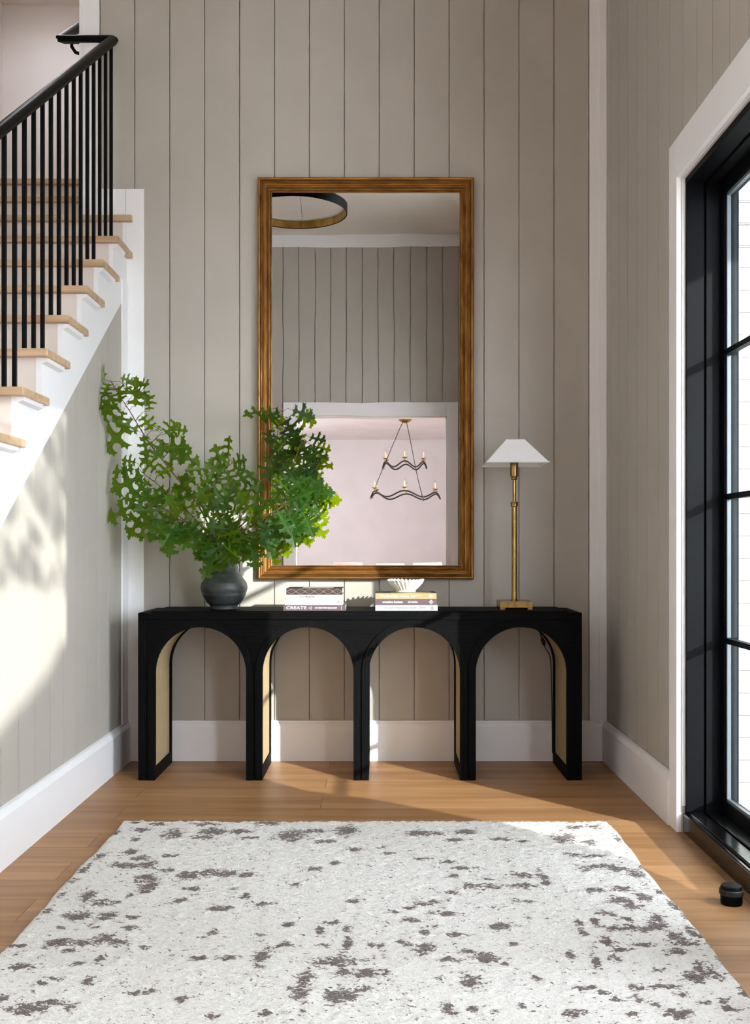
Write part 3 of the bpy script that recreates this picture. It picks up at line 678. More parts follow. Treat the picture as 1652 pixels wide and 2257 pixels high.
def emblem(parent, kind, px, pz, y, s, mat):
    mb = MB(); x = bx(px)
    if kind == 'diamond':
        for r0, r1 in ((s, s * 0.86),):
            o_ = [(0, r0), (r0, 0), (0, -r0), (-r0, 0)]; i_ = [(0, r1), (r1, 0), (0, -r1), (-r1, 0)]
            for k in range(4):
                q = (k + 1) % 4; mb.prism([(x + o_[k][0], y, pz + o_[k][1]), (x + o_[q][0], y, pz + o_[q][1]), (x + i_[q][0], y, pz + i_[q][1]), (x + i_[k][0], y, pz + i_[k][1])], (0, -0.0003, 0))
        r0 = s * 0.6; r1 = s * 0.2; P = []
        for k in range(8):
            r_ = r0 if k % 2 == 0 else r1; a = PI / 4 * k; P.append((x + r_ * math.sin(a), y, pz + r_ * math.cos(a)))
        mb.prism(P, (0, -0.0003, 0))
    elif kind == 'disc':
        P = [(x + s * math.sin(a * PI / 12), y, pz + s * math.cos(a * PI / 12)) for a in range(24)]; mb.prism(P, (0, -0.0003, 0))
        mb.box(x + s * 1.25, x + s * 1.45, y - 0.0003, y, pz - s, pz + s)
    elif kind == 'bar':
        mb.box(x, x + 0.0012, y - 0.0003, y, pz - s, pz + s)
    elif kind == 'chair':
        mb.box(x, x + 0.003, y - 0.0003, y, pz - 0.002, pz + s); mb.box(x - 0.009, x - 0.003, y - 0.0003, y, pz - 0.003, pz); mb.box(x - 0.002, x + 0.003, y - 0.0003, y, pz - 0.003, pz - 0.001)
    return mb.build('cover_emblem', mat, parent)
def book(label, px0, px1, z0, z1, cover, depth, group, dy=0.0, dx=0.0):
    x0, x1 = bx(px0), bx(px1); y0 = BY + dy; y1 = y0 + depth; th = 0.0022
    b = thing('book', label, 'book', ((x0 + x1) / 2, (y0 + y1) / 2, z0), group)
    mb = MB(); mb.box(x0, x1, y0, y0 + th, z0, z1); mb.box(x0, x1, y0 + th, y1, z0, z0 + th); mb.box(x0, x1, y0 + th, y1, z1 - th, z1)
    mb.build('cover', cover, b, bevel=0.0008)
    mb = MB(); mb.box(x0 + 0.004, x1 - 0.004, y0 + th, y1 - 0.004, z0 + th, z1 - th); mb.build('page_block', 'paper', b)
    return b, x0, x1, y0, y1
zs = [CZ, CZ + 0.0270, CZ + 0.0550, CZ + 0.0745, CZ + 0.1040]
g = 'books on the left of the console'
b, x0, x1, y0, y1 = book('thick plum book with big white capitals, bottom of the left stack beside the vase', 624, 761, zs[0], zs[1], 'spine_plum', 0.215, g)
zm = (zs[0] + zs[1]) / 2; yf = y0 - 0.0002
text_obj('CREATE', 0.0195, 'ink_white', b, bx(630), zm, yf, wpx=44.5)
emblem(b, 'bar', 686, zm, yf, 0.009, 'ink_white'); emblem(b, 'bar', 752, zm, yf, 0.009, 'ink_white')
text_obj('AT HOME WITH OLD & NEW', 0.0078, 'ink_white', b, bx(693.5), zm, yf, wpx=49, bold=0.0003)
text_obj('ALI\nHEATH', 0.0045, 'ink_white', b, bx(682), zm, yf, sx=1, rot=(PI/2, 0, PI/2), align='CENTER')
b, x0, x1, y0, y1 = book('white book with pale grey title, second from the bottom of the left stack', 627, 754.6, zs[1], zs[2], 'spine_white', 0.205, g, 0.002)
zm = (zs[1] + zs[2]) / 2; yf = y0 - 0.0002
text_obj('LIVING in NEW RUSTIC STYLE', 0.0112, 'ink_pale', b, bx(633), zm, yf, wpx=60)
text_obj('MARIA GREEN\nSUSANNA BLAKE', 0.0045, 'ink_pale', b, bx(717), zm, yf, wpx=14.4); emblem(b, 'chair', 746, zm, yf, 0.009, 'ink_red')
b, x0, x1, y0, y1 = book('slim ivory book with dark grey title, third up in the left stack', 630, 754, zs[2], zs[3], 'spine_ivory', 0.20, g, 0.002)
zm = (zs[2] + zs[3]) / 2; yf = y0 - 0.0002
text_obj('SCANDI', 0.0116, 'ink_grey', b, bx(651.5), zm, yf, wpx=21.2)
text_obj('RUSTIC', 0.0116, 'ink_grey', b, bx(673.5), zm, yf, wpx=20.3, bold=0.0004)
text_obj('REBECCA LAWSON & REENA SIMON', 0.0042, 'ink_pale', b, bx(698), zm, yf, wpx=35); emblem(b, 'diamond', 744.5, zm, yf, 0.004, 'ink_grey')
b, x0, x1, y0, y1 = book('black book with copper lattice pattern, topmost of the left stack', 630.4, 754.1, zs[3], zs[4], 'spine_dark', 0.185, g, 0.002)
zm = (zs[3] + zs[4]) / 2; yf = y0 - 0.0001
mb = MB(); hh = (zs[4] - zs[3]) / 2 - 0.002; nD = 6; wD = (x1 - x0 - 0.004) / nD
def bar(mb, a, b_, wd, y):
    d = Vector((b_[0] - a[0], 0, b_[1] - a[1])); nrm = Vector((-d.z, 0, d.x)).normalized() * wd / 2; A = Vector((a[0], y, a[1])); B = Vector((b_[0], y, b_[1]))
    mb.prism([A + nrm, B + nrm, B - nrm, A - nrm], (0, -0.0003, 0))
for k in range(nD):
    xc_ = x0 + 0.002 + wD * (k + 0.5)
    for kk in (1.0, 0.72):
        ww = wD / 2 * (1.25 if kk == 1 else 0.95); h2 = hh * (1 if kk == 1 else 0.8)
        c4 = [(max(x0 + .001, xc_ - ww), zm), (xc_, zm + h2), (min(x1 - .001, xc_ + ww), zm), (xc_, zm - h2)]
        for q in range(4): bar(mb, c4[q], c4[(q + 1) % 4], 0.0007, yf)
    mb.box(xc_ - 0.0004, xc_ + 0.0004, yf - 0.0003, yf, zm - 0.004, zm + 0.004)
mb.build('lattice_print', 'ink_copper', b)
mb = MB(); mb.box(x0 + 0.07, x1 - 0.045, y0 + 0.02, y1 - 0.02, zs[4], zs[4] + 0.0004); mb.build('cover_print', 'spine_ivory', b)
g = 'books under the white bowl'
zt = [CZ, CZ + 0.0270, CZ + 0.0550, CZ + 0.0815]
b, x0, x1, y0, y1 = book('light grey book with faint title, bottom of the stack under the white bowl', 826.6, 964, zt[0], zt[1], 'spine_grey', 0.215, g)
zm = (zt[0] + zt[1]) / 2; yf = y0 - 0.0002
text_obj('THE SOFT MINIMALIST HOME', 0.0122, 'ink_pale', b, bx(845), zm, yf, wpx=72); text_obj('ABI DARE', 0.0072, 'ink_grey', b, bx(923), zm, yf, wpx=15); emblem(b, 'diamond', 951.5, zm, yf, 0.009, 'ink_grey')
b, x0, x1, y0, y1 = book('plum book with white lowercase title, middle of the stack under the white bowl', 826.6, 961.6, zt[1], zt[2], 'spine_plum', 0.21, g)
zm = (zt[1] + zt[2]) / 2; yf = y0 - 0.0002
text_obj('creative homes', 0.0142, 'ink_white', b, bx(842.5), zm, yf, wpx=44.3, bold=0.0003); text_obj('ANNA MALHMERG\nMARI STRENGHIELM', 0.0052, 'ink_white', b, bx(898), zm, yf, wpx=22.4); emblem(b, 'diamond', 949.5, zm, yf, 0.0105, 'ink_white')
b, x0, x1, y0, y1 = book('olive tan book with white title lying directly under the white bowl', 826.6, 961.6, zt[2], zt[3], 'spine_olive', 0.205, g)
zm = (zt[2] + zt[3]) / 2; yf = y0 - 0.0002
text_obj('The Brooklyn Home', 0.0155, 'ink_white', b, bx(837), zm, yf, wpx=63.3); text_obj('MODERN HAVENS IN THE CITY\nBILL CALEO', 0.0045, 'ink_white', b, bx(905), zm, yf, wpx=24.7); emblem(b, 'disc', 948.5, zm, yf, 0.006, 'ink_white')
mb = MB(); mb.box(x0 + 0.001, x0 + 0.075, y0 + 0.004, y1 - 0.002, zt[3], zt[3] + 0.0004); mb.build('cover_print', 'print_dark', b)
mb = MB(); mb.box(x1 - 0.022, x1 - 0.001, y0 + 0.004, y1 - 0.002, zt[3], zt[3] + 0.0004); mb.build('cover_print', 'print_dark', b)

# ------------------------------------------------------------------ ruffled bowl
BC = (0.115, 4.95, zt[3] + 0.0006)
bw = thing('ruffled_bowl', 'small white ceramic bowl with a deeply fluted rim on the right book stack', 'bowl', BC)
def ruf(r, z, a, i):
    amp = max(0, (z - 0.008) / 0.05); k = 26; lean = a + z * 3
    w_ = math.cos(k * lean); sgn = abs(w_) ** 0.7 * (1 if w_ > 0 else -1)
    return r * (1 + 0.075 * min(1, amp * 1.4) * sgn), z + (0.0045 * sgn + 0.002 * math.sin(3 * a + 1)) * max(0, amp - 0.45) * 1.5
prof = [(0.0, 0.0), (0.044, 0.0), (0.0475, 0.002), (0.047, 0.005), (0.044, 0.008), (0.052, 0.014), (0.063, 0.026), (0.074, 0.040), (0.081, 0.052), (0.0815, 0.057), (0.077, 0.0575), (0.068, 0.044), (0.056, 0.028), (0.04, 0.016), (0.0, 0.012)]
mb = MB(); mb.lathe(prof, BC, 312, fn=ruf); mb.build('fluted_body', 'ceramic', bw, smooth=True)

# ------------------------------------------------------------------ lamp
LX, LY, LZ = 0.631, 4.978, CZ
lm = thing('table_lamp', 'slender brass table lamp with a white pyramid shade on the right of the console', 'lamp', (LX, LY, LZ))
pz = lambda py: CH + (VY - py) * LY / F
mb = MB(); h = 0.0765; mb.box(LX - h, LX + h, LY - h, LY + h, LZ + 0.010, LZ + 0.041)
for sx_ in (-1, 1):
    for sy_ in (-1, 1):
        xa, xb = sorted((LX + sx_ * h, LX + sx_ * (h - 0.024))); ya, yb = sorted((LY + sy_ * h, LY + sy_ * (h - 0.024))); mb.box(xa, xb, ya, yb, LZ, LZ + 0.0102)
mb.build('base', 'brass', lm, bevel=0.0012)
zb = LZ + 0.041
mb = MB(); mb.lathe([(0, zb), (0.0155, zb), (0.0155, zb + 0.004), (0.0135, zb + 0.006), (0.0125, zb + 0.008), (0.0125, pz(1118)), (0.0, pz(1118))], (LX, LY, 0), 32); mb.build('lower_pole', 'brass', lm, smooth=True)
mb = MB(); mb.lathe([(0, pz(1117)), (0.0155, pz(1117)), (0.0175, pz(1116)), (0.0175, pz(1107.5)), (0.0155, pz(1106)), (0, pz(1106))], (LX, LY, 0), 32); mb.build('collar', 'brass', lm, smooth=True)
mb = MB(); mb.lathe([(0, pz(1106.5)), (0.0078, pz(1106.5)), (0.0078, pz(1059)), (0, pz(1059))], (LX, LY, 0), 24); mb.build('upper_pole', 'brass', lm, smooth=True)
mb = MB(); mb.lathe([(0, pz(1058)), (0.012, pz(1058)), (0.0148, pz(1056)), (0.0148, pz(1054.5)), (0.0128, pz(1053.5)), (0.0148, pz(1052)), (0.0155, pz(1050.5)), (0.019, pz(1050)), (0.0195, pz(1048)), (0.0195, pz(1015)), (0, pz(1015))], (LX, LY, 0), 32); mb.build('socket', 'brass', lm, smooth=True)
mb = MB(); z0, z1 = 1.457, 1.575; wb, wt = 0.1455, 0.042; th = 0.0016
for (ax_, ay_), (bx_, by_) in (((-1, -1), (1, -1)), ((1, -1), (1, 1)), ((1, 1), (-1, 1)), ((-1, 1), (-1, -1))):
    P = [(LX + ax_ * wb, LY + ay_ * wb, z0), (LX + bx_ * wb, LY + by_ * wb, z0), (LX + bx_ * wt, LY + by_ * wt, z1), (LX + ax_ * wt, LY + ay_ * wt, z1)]
    Q = [(LX + (p[0] - LX) * 0.985, LY + (p[1] - LY) * 0.985, p[2] - (0.0015 if p[2] > z0 else -0.0)) for p in P]
    mb.add(P + Q, [(0, 1, 2, 3), (7, 6, 5, 4), (0, 4, 5, 1), (3, 2, 6, 7)])
mb.build('lamp_shade', 'shade', lm, fix=True)
mb = MB(); cpts = [(wb, z0 + 0.0025)]
for zz, ww in ((z0 + 0.003, wb - 0.001), (z1 - 0.003, wt + 0.001)):
    for a, b_ in (((-1, -1), (1, -1)), ((1, -1), (1, 1)), ((1, 1), (-1, 1)), ((-1, 1), (-1, -1))):
        mb.tube([(LX + a[0] * ww, LY + a[1] * ww, zz), (LX + b_[0] * ww, LY + b_[1] * ww, zz)], 0.0028, 6)
mb.build('shade_trim', 'linen', lm)
mb = MB(); mb.tube([(LX, LY, pz(1015)), (LX, LY, z1 - 0.004)], 0.003, 8)
for a in range(2):
    d = Vector((math.cos(a * PI / 2 + PI / 4), math.sin(a * PI / 2 + PI / 4), 0)) * wt * 1.38; c = Vector((LX, LY, z1 - 0.006)); mb.tube([c - d, c + d], 0.0018, 6)
mb.build('shade_spider', 'brass', lm)
P = [(LX + 0.02, LY + h + 0.0, LZ + 0.012), (LX + 0.05, 5.13, LZ + 0.006), (LX + 0.09, 5.205, LZ + 0.004), (LX + 0.10, 5.215, LZ - 0.03)]
def bez(pts, n=10):
    out = []
    for i in range(len(pts) - 1):
        p0, p1, p2, p3 = (Vector(pts[max(i - 1, 0)]), Vector(pts[i]), Vector(pts[i + 1]), Vector(pts[min(i + 2, len(pts) - 1)]))
        for k in range(n):
            t_ = k / n; out.append(0.5 * ((2 * p1) + (p2 - p0) * t_ + (2 * p0 - 5 * p1 + 4 * p2 - p3) * t_ ** 2 + (3 * p1 - p0 - 3 * p2 + p3) * t_ ** 3))
    out.append(Vector(pts[-1])); return out
yc = 5.145
P += [tuple(at(1186, 1384, 5.206)), tuple(at(1190, 1398, 5.12)), tuple(at(1196, 1412, yc)), tuple(at(1201, 1428, yc)), tuple(at(1211, 1446, yc)), tuple(at(1214, 1480, yc)), tuple(at(1216, 1560, yc)), tuple(at(1217, 1660, 5.14))]
mb = MB(); mb.tube(bez(P), 0.0026, 8)
cdr = mb.build('power_cord', 'cord', lm, smooth=True)
p = at(1196.5, 1414, yc); q = at(1193, 1405, yc); r_ = at(1199, 1423, yc)
mb = MB(); mb.tube([q, q.lerp(p, .35), p, p.lerp(r_, .6), r_], [0.004, 0.008, 0.0095, 0.008, 0.004], 12)
mb.tube([p + Vector((0, -0.008, 0)), p + Vector((0, -0.0115, 0))], 0.003, 10); mb.build('inline_switch', 'cord', cdr, smooth=True)

# ------------------------------------------------------------------ vase
VXc, VYc = -0.750, 5.0; VS = F / 4.98
vz = lambda zy: CH + (VY - (1180 + zy / 11.8)) / VS
raw = [(1955, 27.5), (1950, 29.6), (1900, 30.0), (1850, 31.2), (1835, 33.5), (1800, 37.0), (1700, 43.0), (1600, 47.2), (1500, 50.2), (1400, 51.9), (1340, 51.6), (1280, 49.8), (1200, 45.2), (1100, 39.2), (1000, 34.2), (900, 31.2), (800, 29.8), (650, 29.2), (500, 29.6), (400, 31.5), (370, 32.8)]
vb = vz(1955); prof = [(0, CZ)] + [(rp / VS, CZ + (vz(zy) - vb)) for zy, rp in raw]
top = prof[-1]; prof += [(top[0] - 0.003, top[1] + 0.003), (top[0] - 0.008, top[1] - 0.002), (0.056, top[1] - 0.03), (0.055, top[1] - 0.1), (0.0, top[1] - 0.14)]
def wob(r, z, a, i): return r * (1 + 0.006 * math.sin(z * 190) + 0.008 * math.sin(2 * a + z * 6)), z
fine = []
for i in range(len(prof) - 1):
    for k in range(4):
        t_ = k / 4; fine.append((prof[i][0] * (1 - t_) + prof[i + 1][0] * t_, prof[i][1] * (1 - t_) + prof[i + 1][1] * t_))
fine.append(prof[-1])
mb = MB(); mb.lathe(fine, (VXc, VYc, 0), 64, fn=wob)
vs = mb.build('clay_vase', 'clay', None, smooth=True); tag(vs, 'dark grey fired clay vase holding oak branches on the left of the console', 'vase')
VTOP = top[1]

# ------------------------------------------------------------------ oak branches
HALF = [(0.0, 0.0), (0.018, 0.03), (0.06, 0.085), (0.15, 0.075), (0.255, 0.03), (0.215, 0.10), (0.235, 0.165), (0.13, 0.18), (0.065, 0.225), (0.05, 0.30), (0.085, 0.365), (0.20, 0.375), (0.33, 0.345), (0.435, 0.30), (0.385, 0.385), (0.445, 0.46), (0.33, 0.455), (0.285, 0.535), (0.20, 0.49), (0.11, 0.51), (0.065, 0.565), (0.065, 0.625), (0.11, 0.675), (0.20, 0.69), (0.315, 0.665), (0.27, 0.735), (0.305, 0.80), (0.205, 0.79), (0.15, 0.855), (0.11, 0.82), (0.07, 0.86), (0.085, 0.93), (0.03, 0.93), (0.0, 1.0)]
from mathutils.geometry import tessellate_polygon
spine = [(0.0, y) for y in (0.87, 0.74, 0.60, 0.45, 0.30, 0.15)]
poly = HALF + spine
TR = tessellate_polygon([[Vector((x, y, 0)) for x, y in poly]])
def leaf(L, base, d, nrm, size, curl, fold, wide=1.0):
    """L = (verts, faces, uvs); d = direction base->tip, nrm = facing"""
    d = d.normalized(); s = d.cross(nrm).normalized(); n_ = s.cross(d).normalized()
    for sgn in (-1, 1):
        b0 = len(L[0])
        for x, y in poly:
            zz = -curl * y * y + fold * x * 1.0 + 0.03 * math.sin(9 * y + x * 8) * x * 4 - 0.25 * x * x
            L[0].append(tuple(base + (d * y + s * (sgn * x * wide) + n_ * zz) * size)); L[2].append((0.5 + sgn * x, y))
        for a, b_, c in TR:
            L[1].append((b0 + a, b0 + b_, b0 + c) if sgn > 0 else (b0 + c, b0 + b_, b0 + a))
def clampp(v):
    v = list(v); v[0] = max(v[0], XL + 0.012); v[1] = min(v[1], 5.195); return tuple(v)
def leaf_mesh(name, L, mat, parent, clamp=True):
    me = bpy.data.meshes.new(name); me.from_pydata([clampp(v) for v in L[0]] if clamp else L[0], [], L[1]); me.materials.append(M[mat])
    uvl = me.uv_layers.new(name='UVMap')
    for lp in me.loops: uvl.data[lp.index].uv = L[2][lp.vertex_index]
    me.polygons.foreach_set('use_smooth', [True] * len(me.polygons)); me.update()
    o = bpy.data.objects.new(name, me); COL.objects.link(o)
    if parent is not None: o.parent = parent; o.matrix_parent_inverse = Matrix.Translation(-Vector(parent.location))
    return o
root = lambda dx, dy: (VXc + dx, VYc + dy, CZ + 0.09)
rim = lambda dx, dy: (VXc + dx, VYc + dy, VTOP)
Br = [  # label, path pixels (px,py,Y), leaves, hero leaves (base px, tip px, dY)
 ('long oak branch reaching up left towards the staircase', [(440, 1120, 4.94), (375, 1035, 4.88), (335, 985, 4.84), (312, 950, 4.82), (285, 905, 4.8), (262, 870, 4.78), (246, 842, 4.77)], 8,
  [(293, 841, 266, 833, 0), (298, 897, 301, 829, .02), (298, 850, 328, 846, .03), (260, 889, 219, 924, -.03), (248, 870, 222, 915, -.05), (285, 934, 222, 1000, 0), (272, 905, 262, 942, .05), (312, 917, 336, 948, .02), (363, 957, 393, 930, 0), (380, 947, 413, 948, .05), (383, 993, 442, 1022, .03), (347, 988, 420, 986, 0), (330, 965, 309, 972, 0), (345, 950, 352, 938, .02), (262, 850, 265, 888, 0), (240, 845, 228, 873, -.03), (318, 860, 322, 895, 0), (330, 905, 324, 870, .02), (222, 870, 221, 905, -.05), (360, 970, 340, 1010, 0), (400, 980, 395, 1020, 0), (330, 990, 316, 1020, 0.03)]),
 ('oak branch spreading left just below the longest one', [(435, 1150, 4.95), (385, 1100, 4.9), (340, 1062, 4.86), (318, 1046, 4.84)], 12,
  [(318, 1047, 241, 1083, -.02), (296, 1034, 246, 1040, .0), (300, 1020, 268, 1013, .04), (330, 1060, 290, 1092, 0), (345, 1035, 310, 1010, .03), (350, 1050, 380, 1020, .05), (370, 1085, 330, 1110, -.03), (390, 1080, 430, 1050, .03)]),
 ('low oak branch hanging left beside the under-stair panelling', [(440, 1175, 4.94), (390, 1135, 4.88), (350, 1118, 4.84), (322, 1116, 4.82)], 10,
  [(301, 1109, 232, 1148, 0), (324, 1118, 277, 1187, 0), (342, 1139, 329, 1197, 0), (314, 1106, 270, 1097, .03), (365, 1130, 345, 1175, .02), (355, 1110, 310, 1085, 0.02), (322, 1130, 310, 1195, .05), (375, 1140, 400, 1190, 0)]),
 ('oak branch drooping left over the edge of the console', [(450, 1180, 4.9), (415, 1150, 4.84), (385, 1150, 4.8)], 12,
  [(381, 1163, 369, 1230, 0), (430, 1139, 398, 1213, 0), (405, 1150, 350, 1195, .04), (395, 1160, 365, 1210, .05), (440, 1170, 425, 1215, .02), (420, 1165, 385, 1185, 0)]),
 ('oak branch rising in the middle above the vase', [(470, 1130, 5.0), (468, 1085, 5.02), (492, 1040, 5.04), (510, 1022, 5.06)], 16,
  [(490, 1045, 450, 1020, .02), (505, 1025, 480, 1003, .02), (512, 1020, 542, 1012, .03), (515, 1028, 540, 1040, 0), (500, 1035, 508, 1075, 0), (478, 1045, 440, 1070, 0), (462, 1075, 430, 1100, 0), (500, 1030, 460, 1030, .04)]),
 ('bushy oak branch standing straight up over the vase mouth', [(485, 1150, 4.93), (495, 1115, 4.9), (508, 1068, 4.88)], 18,
  [(512, 1068, 560, 1040, 0), (510, 1070, 540, 1110, -.02), (512, 1075, 490, 1130, -.02), (505, 1085, 470, 1120, 0), (540, 1090, 575, 1060, 0), (500, 1075, 455, 1100, 0)]),
 ('tall thin oak branch rising to the right across the mirror frame', [(520, 1160, 4.98), (560, 1085, 5.02), (583, 1040, 5.06), (605, 975, 5.1), (623, 908, 5.12)], 6,
  [(643, 903, 692, 922, 0), (618, 908, 572, 922, 0), (618, 915, 595, 930, 0.02), (628, 925, 650, 965, 0), (598, 945, 585, 975, 0), (640, 935, 655, 975, 0), (650, 950, 640, 1010, 0), (612, 960, 592, 985, 0), (600, 1000, 580, 1015, 0), (604, 990, 622, 1010, 0), (596, 1010, 590, 1060, -.03), (660, 965, 645, 985, 0), (612, 1000, 600, 1050, -.02), (625, 990, 630, 1035, -.03)]),
 ('right-hand oak branch with a single leaf pointing at the reflected chandelier', [(520, 1170, 4.94), (585, 1110, 4.95), (630, 1065, 4.98), (650, 1010, 5.0), (667, 966, 5.02)], 10,
  [(682, 963, 718, 973, 0), (622, 1020, 668, 1085, -.05), (665, 975, 677, 1005, 0), (690, 985, 695, 1020, 0), (655, 1010, 690, 1005, 0), (668, 1020, 690, 1060, 0), (672, 1045, 698, 1062, 0), (650, 1060, 690, 1085, -.03), (680, 1005, 690, 1045, 0.02), (655, 1030, 625, 1060, -.04), (670, 1030, 688, 1050, 0)]),
 ('broad oak branch of sunlit leaves spreading right in front of the mirror', [(520, 1185, 4.88), (575, 1145, 4.84), (625, 1115, 4.84), (660, 1100, 4.86)], 30,
  [(635, 1097, 668, 1132, -.02), (638, 1135, 660, 1180, -.03), (666, 1128, 692, 1184, 0), (682, 1118, 704, 1145, 0), (660, 1085, 705, 1080, 0), (670, 1095, 703, 1112, 0), (610, 1125, 640, 1175, -.05), (600, 1140, 580, 1190, -.04), (650, 1105, 700, 1125, .02), (630, 1090, 660, 1060, 0), (600, 1100, 640, 1065, .03), (590, 1160, 610, 1205, -.03), (620, 1165, 640, 1195, 0), (585, 1180, 600, 1235, 0), (650, 1150, 645, 1200, 0), (600, 1180, 590, 1215, 0)]),
 ('low right oak branch hanging between the vase and the mirror frame', [(515, 1195, 4.9), (550, 1175, 4.86), (585, 1172, 4.84)], 20,
  [(538, 1206, 571, 1237, -.02), (560, 1190, 610, 1215, 0), (575, 1170, 620, 1160, 0), (545, 1180, 530, 1225, 0), (565, 1165, 560, 1120, .03), (600, 1175, 640, 1190, 0)]),
 ('short oak sprig drooping in front of the vase neck', [(490, 1185, 4.93), (480, 1180, 4.885), (470, 1190, 4.87)], 14,
  [(482, 1205, 497, 1244, 0), (470, 1200, 452, 1238, 0), (505, 1195, 520, 1225, 0), (463, 1185, 452, 1215, 0), (500, 1180, 535, 1200, -.02), (490, 1170, 480, 1215, -.02), (520, 1180, 510, 1215, 0), (455, 1175, 440, 1205, 0)]),
]
for bi, (lab, pp, nl, heroes) in enumerate(Br):
    a = bi * 2.4; e = (0.028 * math.cos(a), 0.028 * math.sin(a))
    first = at(*pp[0])
    dirx = 1 if first.x > VXc else -1
    e = (0.03 * dirx * (0.3 + 0.7 * abs(math.cos(a))), 0.025 * math.sin(a) - (0.02 if pp[-1][2] < 4.9 else 0))
    pts = [root(-e[0] * 0.5, -e[1] * 0.5), rim(e[0], e[1])] + [tuple(at(*q)) for q in pp]
    pts = [pts[0], pts[1]] + [(max(p_[0], XL + 0.03), min(p_[1], 5.18), p_[2]) for p_ in pts[2:]]
    path = bez(pts, 8); N = len(path)
    ob = thing('oak_branch', lab, 'branch', pts[1], 'oak branches in the clay vase')
    tag(ob, lab, 'branch', 'oak branches in the clay vase')
    sm_ = MB(); sm_.tube(path, [0.0045 * (1 - 0.72 * i / N) for i in range(N)], 7)
    L = ([], [], [])
    lo = int(N * 0.40)
    def petiole(p0, p1):
        mid = (p0 + p1) / 2 + Vector((0, 0, 0.008 + 0.1 * (p0 - p1).length)); sm_.tube([p0, mid, p1], [0.0013, 0.001, 0.0009], 4, caps=False)
    for h_ in heroes:
        y = None
        # depth from nearest stem point on screen
        best = min(path[lo:], key=lambda q: ((q.x * F / q.y + VX - h_[0]) ** 2 + (VY - (q.z - CH) * F / q.y - h_[1]) ** 2))
        yb_ = min(best.y + h_[4] + R.uniform(-.02, .02), 5.17)
        A = at(h_[0], h_[1], yb_); B = at(h_[2], h_[3], min(yb_ + R.uniform(-.05, .03), 5.17))
        size = (B - A).length * 1.04
        nrm = Vector((R.uniform(-.5, .5), -1, R.uniform(-.1, .7)))
        leaf(L, A, B - A, nrm, size, R.uniform(-.05, .15), R.uniform(.02, .25), min(1.35, 0.14 / size if size < 0.12 else 1.0) * R.uniform(.9, 1.1))
        if (best - A).length < 0.16: petiole(best, A)
    for k in range(int(nl * 0.6)):
        q = path[R.randrange(lo, N)]; dr = (path[min(N - 1, lo + 3)] - path[lo]).normalized()
        an = R.uniform(0, 2 * PI); out = Vector((math.cos(an), R.uniform(-.7, .35), math.sin(an) * 0.9 - 0.1))
        A = q + out * R.uniform(.02, .075)
        d = (out * 0.9 + dr * 0.3 + Vector((0, -.1, -.35)))
        nrm = Vector((R.uniform(-.8, .8), -1, R.uniform(-.3, 1)))
        size = R.uniform(.105, .155)
        leaf(L, A, d, nrm, size, R.uniform(-.05, .3), R.uniform(.0, .35), R.uniform(.75, 1.0)); petiole(q, A)
    sm_.build('stem', 'twig', ob, smooth=True)
    leaf_mesh('leaves', L, 'leaf', ob)

# ------------------------------------------------------------------ ring pendant over the hall (seen in the mirror)
RC = (-0.716, 1.80, 3.83); RR = 0.433
pd = thing('ring_pendant', 'black ring pendant light with brass inside, seen in the top of the mirror', 'pendant light', RC)
mb = MB(); mb.lathe([(RR - 0.008, 0.0), (RR, 0.0), (RR, 0.075), (RR - 0.008, 0.075), (RR - 0.008, 0.0)], RC, 96); mb.build('outer_band', 'metal_black', pd, smooth=True)
mb = MB(); mb.lathe([(RR - 0.0085, 0.004), (RR - 0.0085, 0.066), (RR - 0.011, 0.066), (RR - 0.011, 0.004), (RR - 0.0085, 0.004)], RC, 96); mb.build('inner_band', 'gold', pd, smooth=True)
mb = MB(); mb.lathe([(RR - 0.009, 0.067), (RR - 0.030, 0.067), (RR - 0.030, 0.073), (RR - 0.009, 0.073)], RC, 96); mb.build('diffuser', 'linen', pd, smooth=True)
for k in range(3):
    a = k * 2 * PI / 3 + 0.6
    mb = MB(); mb.tube([(RC[0] + (RR - 0.004) * math.cos(a), RC[1] + (RR - 0.004) * math.sin(a), RC[2] + 0.07), (RC[0], RC[1], ZC - 0.03)], 0.0015, 6); mb.build('suspension_wire', 'metal_black', pd)
mb = MB(); mb.lathe([(0, ZC - 0.035), (0.07, ZC - 0.035), (0.075, ZC - 0.03), (0.075, ZC - 0.001), (0, ZC - 0.001)], (RC[0], RC[1], 0), 40); mb.build('canopy', 'metal_black', pd, smooth=True)

